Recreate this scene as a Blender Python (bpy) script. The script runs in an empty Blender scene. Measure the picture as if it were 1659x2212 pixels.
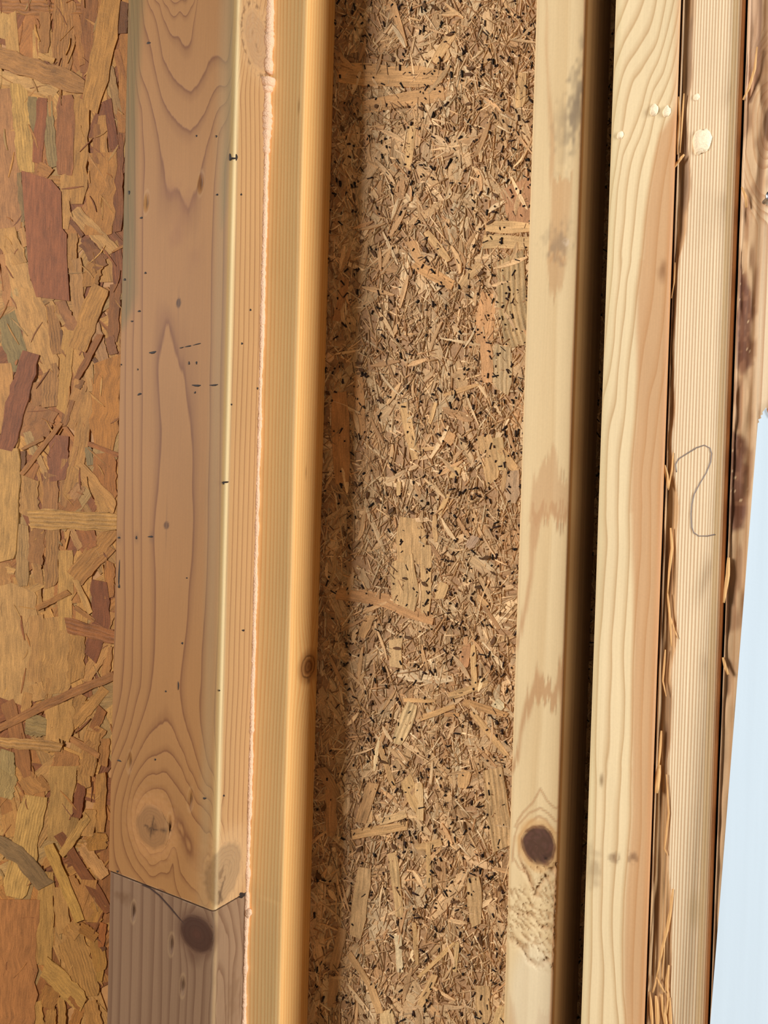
import bpy, math, random
import numpy as np
from mathutils import Vector, Matrix

# ------------------------------------------------------------------ camera
W_PX, H_PX, F_PX = 1659.0, 2212.0, 1600.0
THETA, PITCH, ROLL = math.radians(26.0), math.radians(1.01), math.radians(1.66)
CAM_Z = 1.30
scn = bpy.context.scene
col = scn.collection
_f0 = np.array([-math.sin(THETA), math.cos(THETA), 0.0])
_r0 = np.array([math.cos(THETA), math.sin(THETA), 0.0])
_z = np.array([0, 0, 1.0])
C_F = math.cos(PITCH) * _f0 - math.sin(PITCH) * _z
_u0 = math.sin(PITCH) * _f0 + math.cos(PITCH) * _z
C_R = math.cos(ROLL) * _r0 + math.sin(ROLL) * _u0
C_U = -math.sin(ROLL) * _r0 + math.cos(ROLL) * _u0
C_O = np.array([0.0, 0.0, CAM_Z])
cd = bpy.data.cameras.new('camera')
cam = bpy.data.objects.new('camera', cd)
col.objects.link(cam)
cam.matrix_world = Matrix(((C_R[0], C_U[0], -C_F[0], 0), (C_R[1], C_U[1], -C_F[1], 0),
                           (C_R[2], C_U[2], -C_F[2], CAM_Z), (0, 0, 0, 1)))
cd.sensor_fit = 'VERTICAL'
cd.sensor_height = 36.0
cd.lens = 36.0 * F_PX / H_PX
cd.clip_start = 0.01
scn.camera = cam

# ------------------------------------------------------------------ light
scn.view_settings.view_transform = 'Standard'
scn.view_settings.look = 'None'
scn.view_settings.exposure = 0.0
scn.view_settings.gamma = 1.0
scn.view_settings.use_curve_mapping = False
world = bpy.data.worlds.new('overcast_daylight')
scn.world = world
world.use_nodes = True
world.node_tree.nodes['Background'].inputs[0].default_value = (1.0, 0.93, 0.85, 1)
world.node_tree.nodes['Background'].inputs[1].default_value = 0.055


def area_light(name, loc, target, sx, sy, power, color):
    ld = bpy.data.lights.new(name, 'AREA')
    ld.shape = 'RECTANGLE'
    ld.size, ld.size_y = sx, sy
    ld.energy = power
    ld.color = color
    lo = bpy.data.objects.new(name, ld)
    col.objects.link(lo)
    lo.location = loc
    d = Vector(target) - Vector(loc)
    lo.rotation_euler = d.to_track_quat('-Z', 'Y').to_euler()
    return lo


TGT = (-0.12, 0.42, CAM_Z)
# doorway daylight from the right, cool; window light from the left, warm
area_light('doorway_daylight', (1.985, -0.21, CAM_Z + 0.30), TGT, 0.30, 1.9, 74.0, (0.90, 0.96, 1.0))
area_light('window_daylight', (-1.95, -1.35, CAM_Z + 0.55), TGT, 0.70, 1.2, 74.0, (1.0, 0.965, 0.92))


# ------------------------------------------------------------------ helpers
def ray(px, py):
    return C_F + (px - W_PX / 2) / F_PX * C_R - (py - H_PX / 2) / F_PX * C_U


def on_y(px, py, Y):
    r = ray(px, py)
    return C_O + r * ((Y - C_O[1]) / r[1])


def on_x(px, py, X):
    r = ray(px, py)
    return C_O + r * ((X - C_O[0]) / r[0])


def lin(c):
    c = c / 255.0
    return c / 12.92 if c <= 0.04045 else ((c + 0.055) / 1.055) ** 2.4


def rgb(r, g, b, k=1.0):
    return (lin(r) * k, lin(g) * k, lin(b) * k)


def vnoise(x, y, seed=0):
    x = np.asarray(x, float); y = np.asarray(y, float)
    rng = np.random.RandomState(seed)
    tab = rng.rand(256, 256)
    xi = np.floor(x).astype(int); yi = np.floor(y).astype(int)
    fx = x - xi; fy = y - yi
    fx = fx * fx * (3 - 2 * fx); fy = fy * fy * (3 - 2 * fy)
    a = tab[xi & 255, yi & 255]; b = tab[(xi + 1) & 255, yi & 255]
    c = tab[xi & 255, (yi + 1) & 255]; d = tab[(xi + 1) & 255, (yi + 1) & 255]
    return (a * (1 - fx) + b * fx) * (1 - fy) + (c * (1 - fx) + d * fx) * fy


def tag(o, label=None, cat=None, group=None, kind=None):
    if label: o['label'] = label
    if cat: o['category'] = cat
    if group: o['group'] = group
    if kind: o['kind'] = kind
    return o


def empty(name, loc, label, cat, group=None):
    o = bpy.data.objects.new(name, None)
    o.empty_display_size = 0.05
    col.objects.link(o)
    o.location = loc
    return tag(o, label, cat, group)


def link(name, me, parent=None, mat=None):
    o = bpy.data.objects.new(name, me)
    col.objects.link(o)
    if mat and not me.materials: me.materials.append(mat)
    if parent:
        o.parent = parent
        o.matrix_parent_inverse = Matrix.Translation(-parent.location)
    return o


def mesh_of(name, V, F, smooth=False):
    me = bpy.data.meshes.new(name)
    me.from_pydata([tuple(v) for v in V], [], F)
    if smooth:
        me.polygons.foreach_set('use_smooth', [True] * len(me.polygons))
    me.update()
    return me


def fattr(me, name, data):
    a = me.attributes.new(name, 'FLOAT', 'POINT')
    a.data.foreach_set('value', np.asarray(data, np.float32).ravel())


def cattr(me, name, data):
    a = me.attributes.new(name, 'FLOAT_COLOR', 'POINT')
    a.data.foreach_set('color', np.asarray(data, np.float32).ravel())


# ------------------------------------------------------------------ materials
class NT:
    def __init__(self, name):
        self.m = bpy.data.materials.new(name)
        self.m.use_nodes = True
        self.t = self.m.node_tree
        self.b = self.t.nodes['Principled BSDF']

    def n(self, typ, **kw):
        nd = self.t.nodes.new(typ)
        for k, v in kw.items(): setattr(nd, k, v)
        return nd

    def l(self, a, b): self.t.links.new(a, b)

    def math(self, op, a, b=None, c=None, clamp=False):
        nd = self.n('ShaderNodeMath', operation=op, use_clamp=clamp)
        for i, v in enumerate((a, b, c)):
            if v is None: continue
            if isinstance(v, (int, float)): nd.inputs[i].default_value = v
            else: self.l(v, nd.inputs[i])
        return nd.outputs[0]

    def mix(self, fac, a, b, blend='MIX'):
        nd = self.n('ShaderNodeMix', data_type='RGBA', blend_type=blend)
        for sock, v in ((nd.inputs[0], fac), (nd.inputs[6], a), (nd.inputs[7], b)):
            if isinstance(v, (int, float)): sock.default_value = v
            elif isinstance(v, tuple): sock.default_value = tuple(v) + ((1,) if len(v) == 3 else ())
            else: self.l(v, sock)
        return nd.outputs[2]

    def noise(self, vec, scale, detail=3, rough=0.55):
        nd = self.n('ShaderNodeTexNoise')
        nd.inputs['Scale'].default_value = scale
        nd.inputs['Detail'].default_value = detail
        nd.inputs['Roughness'].default_value = rough
        if vec is not None: self.l(vec, nd.inputs['Vector'])
        return nd.outputs[0]

    def mapped(self, sx, sy, sz, src='Object'):
        tc = self.n('ShaderNodeTexCoord')
        mp = self.n('ShaderNodeMapping')
        mp.inputs['Scale'].default_value = (sx, sy, sz)
        self.l(tc.outputs[src], mp.inputs['Vector'])
        return mp.outputs[0]

    def ramp(self, fac, pts, interp='LINEAR'):
        nd = self.n('ShaderNodeValToRGB')
        cr = nd.color_ramp
        cr.interpolation = interp
        while len(cr.elements) < len(pts): cr.elements.new(0.5)
        for e, (p, v) in zip(cr.elements, pts):
            e.position = p
            e.color = (v, v, v, 1) if isinstance(v, (int, float)) else tuple(v) + (1,)
        self.l(fac, nd.inputs[0])
        return nd.outputs[0]

    def bump(self, h, strength, dist):
        nd = self.n('ShaderNodeBump')
        nd.inputs['Strength'].default_value = strength
        nd.inputs['Distance'].default_value = dist
        self.l(h, nd.inputs['Height'])
        self.l(nd.outputs[0], self.b.inputs['Normal'])


def wood_material(name, early, late, ring=((0, 0), (.45, .06), (.82, .75), (.93, 1.0), (1, 0)),
                  wob=0.10, fiber=0.10, blotch=0.12, rough=0.6, bump=0.15):
    t = NT(name)
    ph = t.n('ShaderNodeAttribute', attribute_name='phase').outputs['Fac']
    ti = t.n('ShaderNodeAttribute', attribute_name='tint')
    nz = t.noise(t.mapped(260, 260, 9), 1.0, 3)
    nf = t.noise(t.mapped(1400, 1400, 26), 1.0, 2)
    ng = t.noise(t.mapped(900, 900, 700), 1.0, 2)
    nb = t.noise(t.mapped(22, 22, 7), 1.0, 3)
    p2 = t.math('ADD', ph, t.math('MULTIPLY', t.math('SUBTRACT', nz, 0.5), wob))
    fr = t.math('FRACT', p2)
    g = t.ramp(fr, list(ring))
    c = t.mix(g, early, late)
    # soft fibre streaks and broad tone changes of the wood itself
    k = t.math('ADD', 1.0, t.math('MULTIPLY', t.math('SUBTRACT', nf, 0.5), fiber * 2))
    k = t.math('MULTIPLY', k, t.math('ADD', 1.0, t.math('MULTIPLY', t.math('SUBTRACT', nb, 0.5), blotch * 2)))
    k = t.math('MULTIPLY', k, t.math('ADD', 1.0, t.math('MULTIPLY', t.math('SUBTRACT', ng, 0.5), 0.10)))
    c = t.mix(ti.outputs['Alpha'], c, ti.outputs['Color'])
    cm = t.n('ShaderNodeCombineColor')
    for i in range(3): t.l(k, cm.inputs[i])
    c = t.mix(1.0, c, cm.outputs[0], 'MULTIPLY')
    c = t.mix(1.0, c, t.n('ShaderNodeAttribute', attribute_name='gain').outputs['Color'], 'MULTIPLY')
    t.l(c, t.b.inputs['Base Color'])
    t.b.inputs['Roughness'].default_value = rough
    t.b.inputs['Specular IOR Level'].default_value = 0.25
    h = t.math('ADD', t.math('MULTIPLY', nf, 0.7), t.math('MULTIPLY', g, -0.5))
    h = t.math('ADD', h, t.math('MULTIPLY', ng, 0.3))
    t.bump(h, bump, 0.0006)
    return t.m


def strand_material(name, gain=1.0):
    """wood strands: colour attribute, grain along guv.y, ribs across guv.x"""
    t = NT(name)
    ca = t.n('ShaderNodeAttribute', attribute_name='scol')
    gv = t.n('ShaderNodeAttribute', attribute_name='guv').outputs['Vector']
    sep = t.n('ShaderNodeSeparateXYZ')
    t.l(gv, sep.inputs[0])
    rib = ca.outputs['Alpha']
    mp = t.n('ShaderNodeMapping')
    mp.inputs['Scale'].default_value = (900, 60, 1)
    t.l(gv, mp.inputs['Vector'])
    nf = t.noise(mp.outputs[0], 1.0, 3)
    mp2 = t.n('ShaderNodeMapping')
    mp2.inputs['Scale'].default_value = (160, 45, 1)
    t.l(gv, mp2.inputs['Vector'])
    nb = t.noise(mp2.outputs[0], 1.0, 4, 0.65)
    ng = t.noise(t.mapped(900, 900, 900), 1.0, 3, 0.7)
    def stretch(v, lo, hi):
        m = t.n('ShaderNodeMapRange'); m.inputs[1].default_value = lo; m.inputs[2].default_value = hi
        t.l(v, m.inputs[0]); return m.outputs[0]
    wob = t.math('MULTIPLY', nb, 0.0012)
    nf, nb, ng = stretch(nf, .28, .72), stretch(nb, .28, .72), stretch(ng, .30, .70)
    w = t.math('SINE', t.math('MULTIPLY', t.math('ADD', sep.outputs[0], wob), 2 * math.pi / 0.0034))
    w = t.math('MULTIPLY', t.math('ADD', t.math('MULTIPLY', w, 0.5), 0.5), rib)
    k = t.math('ADD', 0.36, t.math('MULTIPLY', nf, 0.46))
    k = t.math('ADD', k, t.math('MULTIPLY', nb, 0.56))
    k = t.math('ADD', k, t.math('MULTIPLY', ng, 0.30))
    k = t.math('SUBTRACT', k, t.math('MULTIPLY', w, 0.26))
    mp3 = t.n('ShaderNodeMapping')
    mp3.inputs['Scale'].default_value = (1300, 26, 1)
    t.l(gv, mp3.inputs['Vector'])
    ck = t.ramp(t.noise(mp3.outputs[0], 1.0, 2), [(0, 1.0), (.30, 1.0), (.37, 0.0), (1, 0.0)])
    k = t.math('MULTIPLY', k, t.math('SUBTRACT', 1.0, t.math('MULTIPLY', ck, .35)))
    k = t.math('MULTIPLY', k, gain)
    cm = t.n('ShaderNodeCombineColor')
    for i in range(3): t.l(k, cm.inputs[i])
    c = t.mix(1.0, ca.outputs['Color'], cm.outputs[0], 'MULTIPLY')
    # small resin flecks
    fl = t.ramp(t.noise(t.mapped(420, 420, 420), 1.0, 4, 0.7), [(0.0, 0.0), (.60, 0.0), (.72, 1.0), (1, 1.0)])
    c = t.mix(t.math('MULTIPLY', fl, 0.45), c, rgb(116, 70, 38))
    t.l(c, t.b.inputs['Base Color'])
    t.b.inputs['Roughness'].default_value = 0.65
    t.b.inputs['Specular IOR Level'].default_value = 0.25
    h = t.math('ADD', t.math('MULTIPLY', nf, 0.5), t.math('MULTIPLY', w, -0.8))
    h = t.math('ADD', h, t.math('MULTIPLY', ng, 0.4))
    t.bump(h, 0.45, 0.0008)
    return t.m


def plain(name, c, rough=0.6, nscale=300, namt=0.15, bump=0.3, dist=0.0008):
    t = NT(name)
    n = t.noise(t.mapped(nscale, nscale, nscale), 1.0, 4)
    k = t.math('ADD', 1 - namt, t.math('MULTIPLY', n, 2 * namt))
    cm = t.n('ShaderNodeCombineColor')
    for i in range(3): t.l(k, cm.inputs[i])
    t.l(t.mix(1.0, c, cm.outputs[0], 'MULTIPLY'), t.b.inputs['Base Color'])
    t.b.inputs['Roughness'].default_value = rough
    t.bump(n, bump, dist)
    return t.m


# ------------------------------------------------------------------ layout (metres)
_c = on_y(483, 1106, 1.0)
_c = ray(483, 1106) * 0.5
BX1, Y0 = _c[0], _c[1]                    # near corner of the finger-jointed post
BX0 = on_y(251, 1106, Y0)[0]
Y_S2 = on_x(557, 1106, BX1)[1]            # front plane of the stud beside it
S2X1 = on_y(634, 1106, Y_S2)[0]
Y_OSB = on_x(695, 1106, S2X1)[1]          # sheathing plane of the cavity
S2X0 = BX1 - 0.045
Y_S3, Y_S4, Y_S5, Y_S6 = Y0 + 0.004, Y0 - 0.002, Y0 + 0.002, Y0 - 0.001
S3X0, S3X1 = on_y(1122, 1106, Y_S3)[0], on_y(1230, 1106, Y_S3)[0]
S4X0, S4X1 = on_y(1292, 1106, Y_S4)[0], on_y(1430, 1106, Y_S4)[0]
S5X0, S5X1 = on_y(1434, 1106, Y_S5)[0], on_y(1570, 1106, Y_S5)[0]
S6X0 = on_y(1574, 1106, Y_S6)[0]
S6X1 = S6X0 + 0.040
Z_TOP = 2.44
VZ0, VZ1 = CAM_Z - 0.50, CAM_Z + 0.50     # densely modelled height range


# ------------------------------------------------------------------ stud builder
class Face:
    """unrolled front + right faces of a stud: s across, z up"""
    def __init__(self, X0, X1, Yf, Yb):
        self.X0, self.X1, self.Yf, self.Yb = X0, X1, Yf, Yb
        self.w = X1 - X0

    def fr(self, px, py):
        p = on_y(px, py, self.Yf)
        return p[0] - self.X0, p[2]

    def rt(self, px, py):
        p = on_x(px, py, self.X1)
        return self.w + p[1] - self.Yf, p[2]

    def au(self, px, py):
        s, z = self.fr(px, py)
        return (s, z) if s <= self.w else self.rt(px, py)


def resample(pts, step):
    out = []
    for (a, b), (c, d) in zip(pts[:-1], pts[1:]):
        n = max(1, int(math.hypot(c - a, d - b) / step))
        for i in range(n): out.append((a + (c - a) * i / n, b + (d - b) * i / n))
    out.append(pts[-1])
    return out


AN = 0.30


class RBF:
    def __init__(self, pts, vals, smooth=2e-4):
        P = np.array(pts, float); P[:, 1] = (P[:, 1] - CAM_Z) * AN
        self.P = P * 10
        n = len(P)
        A = self.k(self.P, self.P) + np.eye(n) * smooth
        Q = np.c_[np.ones(n), self.P]
        M = np.block([[A, Q], [Q.T, np.zeros((3, 3))]])
        self.c = np.linalg.lstsq(M, np.r_[np.array(vals, float), 0, 0, 0], rcond=None)[0]

    @staticmethod
    def k(a, b):
        d2 = ((a[:, None, :] - b[None, :, :]) ** 2).sum(-1)
        return 0.5 * d2 * np.log(d2 + 1e-12)

    def __call__(self, s, z):
        q = np.c_[s, (np.clip(z, CAM_Z - .40, CAM_Z + .40) - CAM_Z) * AN] * 10
        out = np.empty(len(q))
        for i in range(0, len(q), 20000):
            qq = q[i:i + 20000]
            out[i:i + 20000] = self.k(qq, self.P) @ self.c[:-3] + np.c_[np.ones(len(qq)), qq] @ self.c[-3:]
        return out


def poly_mask(s, z, poly, soft=0.001, zs=1.0):
    """soft inside mask of polygon; distances along z shrunk by zs"""
    P = np.array(poly, float)
    z = z * zs
    P = np.c_[P[:, 0], P[:, 1] * zs]
    inside = np.zeros(len(s), bool)
    dmin = np.full(len(s), 1e9)
    n = len(P)
    for i in range(n):
        a, b = P[i], P[(i + 1) % n]
        cond = ((a[1] > z) != (b[1] > z))
        with np.errstate(divide='ignore', invalid='ignore'):
            xi = (b[0] - a[0]) * (z - a[1]) / (b[1] - a[1] + 1e-15) + a[0]
        inside ^= cond & (s < xi)
        ab = b - a
        t = np.clip(((s - a[0]) * ab[0] + (z - a[1]) * ab[1]) / (ab @ ab + 1e-15), 0, 1)
        d = np.hypot(s - a[0] - t * ab[0], z - a[1] - t * ab[1])
        dmin = np.minimum(dmin, d)
    sd = np.where(inside, dmin, -dmin)
    m = np.clip(sd / soft * 0.5 + 0.5, 0, 1)
    return m * m * (3 - 2 * m)


def line_mask(s, z, pts, wd):
    d = np.full(len(s), 1e9)
    for a, b in zip(pts[:-1], pts[1:]):
        a = np.array(a); ab = np.array(b) - a
        t = np.clip(((s - a[0]) * ab[0] + (z - a[1]) * ab[1]) / (ab @ ab + 1e-15), 0, 1)
        d = np.minimum(d, np.hypot(s - a[0] - t * ab[0], z - a[1] - t * ab[1]))
    return smooth01(1.3 - d / wd)


class Tint:
    def __init__(self, n, k=(1, 1, 1)):
        self.c = np.zeros((n, 4)); self.g = np.ones((n, 4)); self.k = k

    def gain(self, g, a):
        for i in range(3): self.g[:, i] *= 1 + (g[i] - 1) * np.clip(a, 0, 1)

    def add(self, color, a):
        color = [color[i] * self.k[i] for i in range(3)]
        a = np.clip(a, 0, 1)
        A = self.c[:, 3]
        out = a + A * (1 - a)
        sel = out > 1e-6
        for i in range(3):
            self.c[sel, i] = (color[i] * a[sel] + self.c[sel, i] * A[sel] * (1 - a[sel])) / out[sel]
        self.c[:, 3] = out


def stud_mesh(name, F, paint, zlo=0.0, zhi=Z_TOP, r=(0.003, 0.003), ds=0.0009, dz=0.0011,
              top_cut=None, bot_cut=None, dense_right=True):
    """box with eased front edges; paint(s,z) -> phase, tint, inward displacement"""
    w, d = F.w, F.Yb - F.Yf
    prof = []                                # (x, y, nx, ny, s)
    rl, rr = r
    prof.append((0, d, -1, 0, -d))
    prof.append((0, d * 0.5, -1, 0, -d * .5))
    prof.append((0, rl * 1.6, -1, 0, -rl * 1.6))
    for i in range(0, 7):                    # front-left arc
        a = math.pi / 2 * i / 6
        nx, ny = -math.cos(a), -math.sin(a)
        prof.append((rl + nx * rl, rl + ny * rl, nx, ny, rl * (-1 + 2 * i / 6)))
    nfr = max(6, int((w - rl - rr) / ds))
    for i in range(1, nfr): prof.append((rl + (w - rl - rr) * i / nfr, 0, 0, -1, rl + (w - rl - rr) * i / nfr))
    for i in range(0, 7):
        a = math.pi / 2 * i / 6
        nx, ny = math.sin(a), -math.cos(a)
        prof.append((w - rr + nx * rr, rr + ny * rr, nx, ny, w + rr * (-1 + 2 * i / 6)))
    nr = max(6, int((d - rr) / (ds if dense_right else 0.004)))
    for i in range(1, nr + 1): prof.append((w, rr + (d - rr) * i / nr, 1, 0, w + rr + (d - rr) * i / nr))
    prof.append((w * 0.5, d, 0, 1, w + d + w * .5))
    prof = np.array(prof)
    z0, z1 = max(zlo, VZ0), min(zhi, VZ1)
    zs = list(np.linspace(z0, z1, max(2, int((z1 - z0) / dz))))
    if zlo < z0 - .01: zs = list(np.linspace(zlo, z0, 24)[:-1]) + zs
    if zhi > z1 + .01: zs = zs + list(np.linspace(z1, zhi, 24)[1:])
    zs = np.array(zs)
    np_, nz = len(prof), len(zs)
    S = np.tile(prof[:, 4], nz); Z = np.repeat(zs, np_)
    X = np.tile(prof[:, 0], nz) + F.X0; Y = np.tile(prof[:, 1], nz) + F.Yf
    # the cut ends may be sloped: shift only near the end
    ZC = Z.copy()
    if top_cut is not None:
        zt = top_cut(X, Y); ZC = np.minimum(ZC, zt)
        ZC = np.where(Z >= zs[-1] - 1e-9, zt, ZC)
    if bot_cut is not None:
        zb = bot_cut(X, Y); ZC = np.maximum(ZC, zb)
        ZC = np.where(Z <= zs[0] + 1e-9, zb, ZC)
    Z = ZC
    ph, tint, disp = paint(S, Z)
    NX = np.tile(prof[:, 2], nz); NY = np.tile(prof[:, 3], nz)
    X = X - NX * disp; Y = Y - NY * disp
    V = np.c_[X, Y, Z]
    idx = np.arange(np_ * nz).reshape(nz, np_)
    a = idx[:-1, :]; b = np.roll(idx, -1, 1)[:-1, :]
    c = np.roll(idx, -1, 1)[1:, :]; e = idx[1:, :]
    quads = np.stack([a, b, c, e], -1).reshape(-1, 4)
    me = bpy.data.meshes.new(name)
    nq = len(quads)
    me.vertices.add(len(V)); me.vertices.foreach_set('co', V.ravel())
    loops = list(quads.ravel()) + list(idx[0][::-1]) + list(idx[-1])
    me.loops.add(len(loops)); me.loops.foreach_set('vertex_index', np.array(loops, np.int32))
    starts = list(range(0, nq * 4, 4)) + [nq * 4, nq * 4 + np_]
    me.polygons.add(nq + 2); me.polygons.foreach_set('loop_start', np.array(starts, np.int32))
    sm = np.ones(nq + 2, bool); sm[-2:] = False
    me.polygons.foreach_set('use_smooth', sm)
    me.update(calc_edges=True)
    me.validate()
    fattr(me, 'phase', ph)
    cattr(me, 'tint', tint.c)
    cattr(me, 'gain', tint.g)
    return me


def ellipse_r(s, z, c, rs, rz, tilt=0.0):
    a, b = s - c[0], z - c[1]
    ct, st = math.cos(tilt), math.sin(tilt)
    return np.hypot((a * ct + b * st) / rs, (-a * st + b * ct) / rz)


def smooth01(x):
    x = np.clip(x, 0, 1)
    return x * x * (3 - 2 * x)




def knot_part(F, paint, c, rs, rz, parent, mat, label, tilt=0.0, dome=0.0003):
    """the knot as a slightly proud disc of its own on the stud face"""
    S, Z, Hh = [c[0]], [c[1]], [dome]
    nr, ns = 7, 28
    for i in range(1, nr + 1):
        k = i / nr
        for j in range(ns):
            a = 2 * math.pi * j / ns
            wob = 1 + .05 * math.sin(3 * a + c[1] * 50) + .03 * math.sin(7 * a)
            u, v = rs * k * wob * math.cos(a), rz * k * wob * math.sin(a)
            S.append(c[0] + u * math.cos(tilt) - v * math.sin(tilt)); Z.append(c[1] + u * math.sin(tilt) + v * math.cos(tilt))
            Hh.append(dome * (1 - k * k) - .00004 * (k > .99))
    S, Z, Hh = np.array(S), np.array(Z), np.array(Hh)
    ph, T, disp = paint(S, Z)
    Hh = Hh + .00012 - np.clip(disp, 0, .0003)
    V = []
    for s_, z_, h_ in zip(S, Z, Hh):
        V.append((F.X0 + s_, F.Yf - h_, z_) if s_ <= F.w else (F.X1 + h_, F.Yf + s_ - F.w, z_))
    Fc = []
    for j in range(ns):
        j2 = (j + 1) % ns
        Fc.append((0, 1 + j2, 1 + j))
        for i in range(nr - 1):
            a, b = 1 + i * ns, 1 + (i + 1) * ns
            Fc.append((a + j, a + j2, b + j2, b + j))
    me = mesh_of('knot', V, Fc, True)
    fattr(me, 'phase', ph); cattr(me, 'tint', T.c); cattr(me, 'gain', T.g)
    o = link('knot', me, parent, mat)
    o['label'] = label
    return o


PXM = 0.5 / F_PX      # metres per pixel at half a metre


def conv(pts, sc, ox, oy):
    return [(x * sc + ox, y * sc + oy) for x, y in pts]


K1, K2 = 740 / 1659.0, 559 / 1659.0
c1 = lambda *p: conv(p, K1, 0, 0)
c2 = lambda *p: conv(p, K1, 0, 740)
c3 = lambda *p: conv(p, K1, 0, 1472)
r1 = lambda *p: conv(p, K2, 1100, 0)
r2 = lambda *p: conv(p, K2, 1100, 550)
r3 = lambda *p: conv(p, K2, 1100, 1100)
K4 = 579 / 1659.0
r4 = lambda *p: conv(p, K4, 1080, 1652)


def field(F, lines, step=34, face='au', smooth=2e-4):
    P, Vv = [], []
    for ph, pts in lines:
        for x, y in resample(pts, step):
            P.append(getattr(F, face)(x, y)); Vv.append(ph)
    return RBF(P, Vv, smooth)


# ------------------------------------------------------------------ small builders
def ribbon(name, P3, radius, parent, mat, sides=6, flat=None):
    """irregular tube through 3D points; radius may be a list; flat squashes along y"""
    P3 = [np.array(p, float) for p in P3]
    n = len(P3)
    R = radius if isinstance(radius, (list, tuple, np.ndarray)) else [radius] * n
    V, Fc = [], []
    for i, p in enumerate(P3):
        t = P3[min(i + 1, n - 1)] - P3[max(i - 1, 0)]
        t = t / (np.linalg.norm(t) + 1e-12)
        a = np.cross(t, (0, 1, 0.01)); a /= np.linalg.norm(a) + 1e-12
        b = np.cross(t, a)
        for k in range(sides):
            an = 2 * math.pi * k / sides
            off = a * math.cos(an) + b * math.sin(an) * (flat if flat else 1)
            V.append(p + off * R[i])
    for i in range(n - 1):
        for k in range(sides):
            k2 = (k + 1) % sides
            Fc.append((i * sides + k, i * sides + k2, (i + 1) * sides + k2, (i + 1) * sides + k))
    Fc.append(tuple(range(sides))[::-1]); Fc.append(tuple((n - 1) * sides + k for k in range(sides)))
    me = mesh_of(name, V, Fc, True)
    return link(name, me, parent, mat)


def marks(name, F, items, parent, mat, h=0.0004):
    """small flattened domes on a stud face: (px, py, length_px, width_px, angle_deg)"""
    V, Fc = [], []
    for (px, py, L, Wd, ang) in items:
        s, _ = F.fr(px, py)
        plane = (lambda a, b: on_y(a, b, F.Yf)) if s <= F.w else (lambda a, b: on_x(a, b, F.X1))
        nrm = np.array((0, -1, 0)) if s <= F.w else np.array((1, 0, 0))
        c0 = len(V); ca, sa = math.cos(math.radians(ang)), math.sin(math.radians(ang))
        for ring, (k, hh) in enumerate(((1.0, -0.0002), (0.7, h * 0.7))):
            for j in range(10):
                a = 2 * math.pi * j / 10
                wob = 1 + 0.18 * math.sin(3 * a + px)
                u, v = L / 2 * k * math.cos(a) * wob, Wd / 2 * k * math.sin(a) * wob
                V.append(plane(px + u * ca - v * sa, py + u * sa + v * ca) + nrm * hh)
        V.append(plane(px, py) + nrm * h)
        for j in range(10):
            j2 = (j + 1) % 10
            Fc.append((c0 + j, c0 + j2, c0 + 10 + j2, c0 + 10 + j))
            Fc.append((c0 + 10 + j, c0 + 10 + j2, c0 + 20))
    o = link(name, mesh_of(name, V, Fc, True), parent, mat)
    tag(o, kind='stuff')
    return o


def blob(name, c, size, mat, seed, squash=(1, .45, 1), parent=None):
    rng = np.random.RandomState(seed)
    V, Fc = [], []
    nu, nv = 14, 9
    for i in range(nv + 1):
        th = math.pi * i / nv
        for j in range(nu):
            a = 2 * math.pi * j / nu
            d = np.array((math.sin(th) * math.cos(a), math.sin(th) * math.sin(a), math.cos(th)))
            k = 0.75 + 0.5 * float(vnoise(d[0] * 1.7 + 7 + seed, d[2] * 1.7 + d[1] + 5, seed)) + 0.10 * rng.rand()
            V.append(np.array(c) + d * k * size * np.array(squash))
    for i in range(nv):
        for j in range(nu):
            j2 = (j + 1) % nu
            Fc.append((i * nu + j, (i + 1) * nu + j, (i + 1) * nu + j2, i * nu + j2))
    return link(name, mesh_of(name, V, Fc, True), parent, mat)


MAT_DARK = plain('dark_speck', rgb(34, 20, 14), 0.7)
MAT_CRACK = plain('crack_shadow_wood', rgb(58, 34, 22), 0.9)

# ------------------------------------------------------------------ floor
me = mesh_of('floor', [(-1.6, -0.6, -.05), (1.2, -0.6, -.05), (1.2, 0.6, -.05), (-1.6, 0.6, -.05),
                       (-1.6, -0.6, 0), (1.2, -0.6, 0), (1.2, 0.6, 0), (-1.6, 0.6, 0)],
             [(3, 2, 1, 0), (4, 5, 6, 7), (0, 1, 5, 4), (1, 2, 6, 5), (2, 3, 7, 6), (3, 0, 4, 7)])
tag(link('floor', me, None, plain('floor_plywood', rgb(190, 160, 120), 0.7, 40)), kind='structure')

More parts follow.
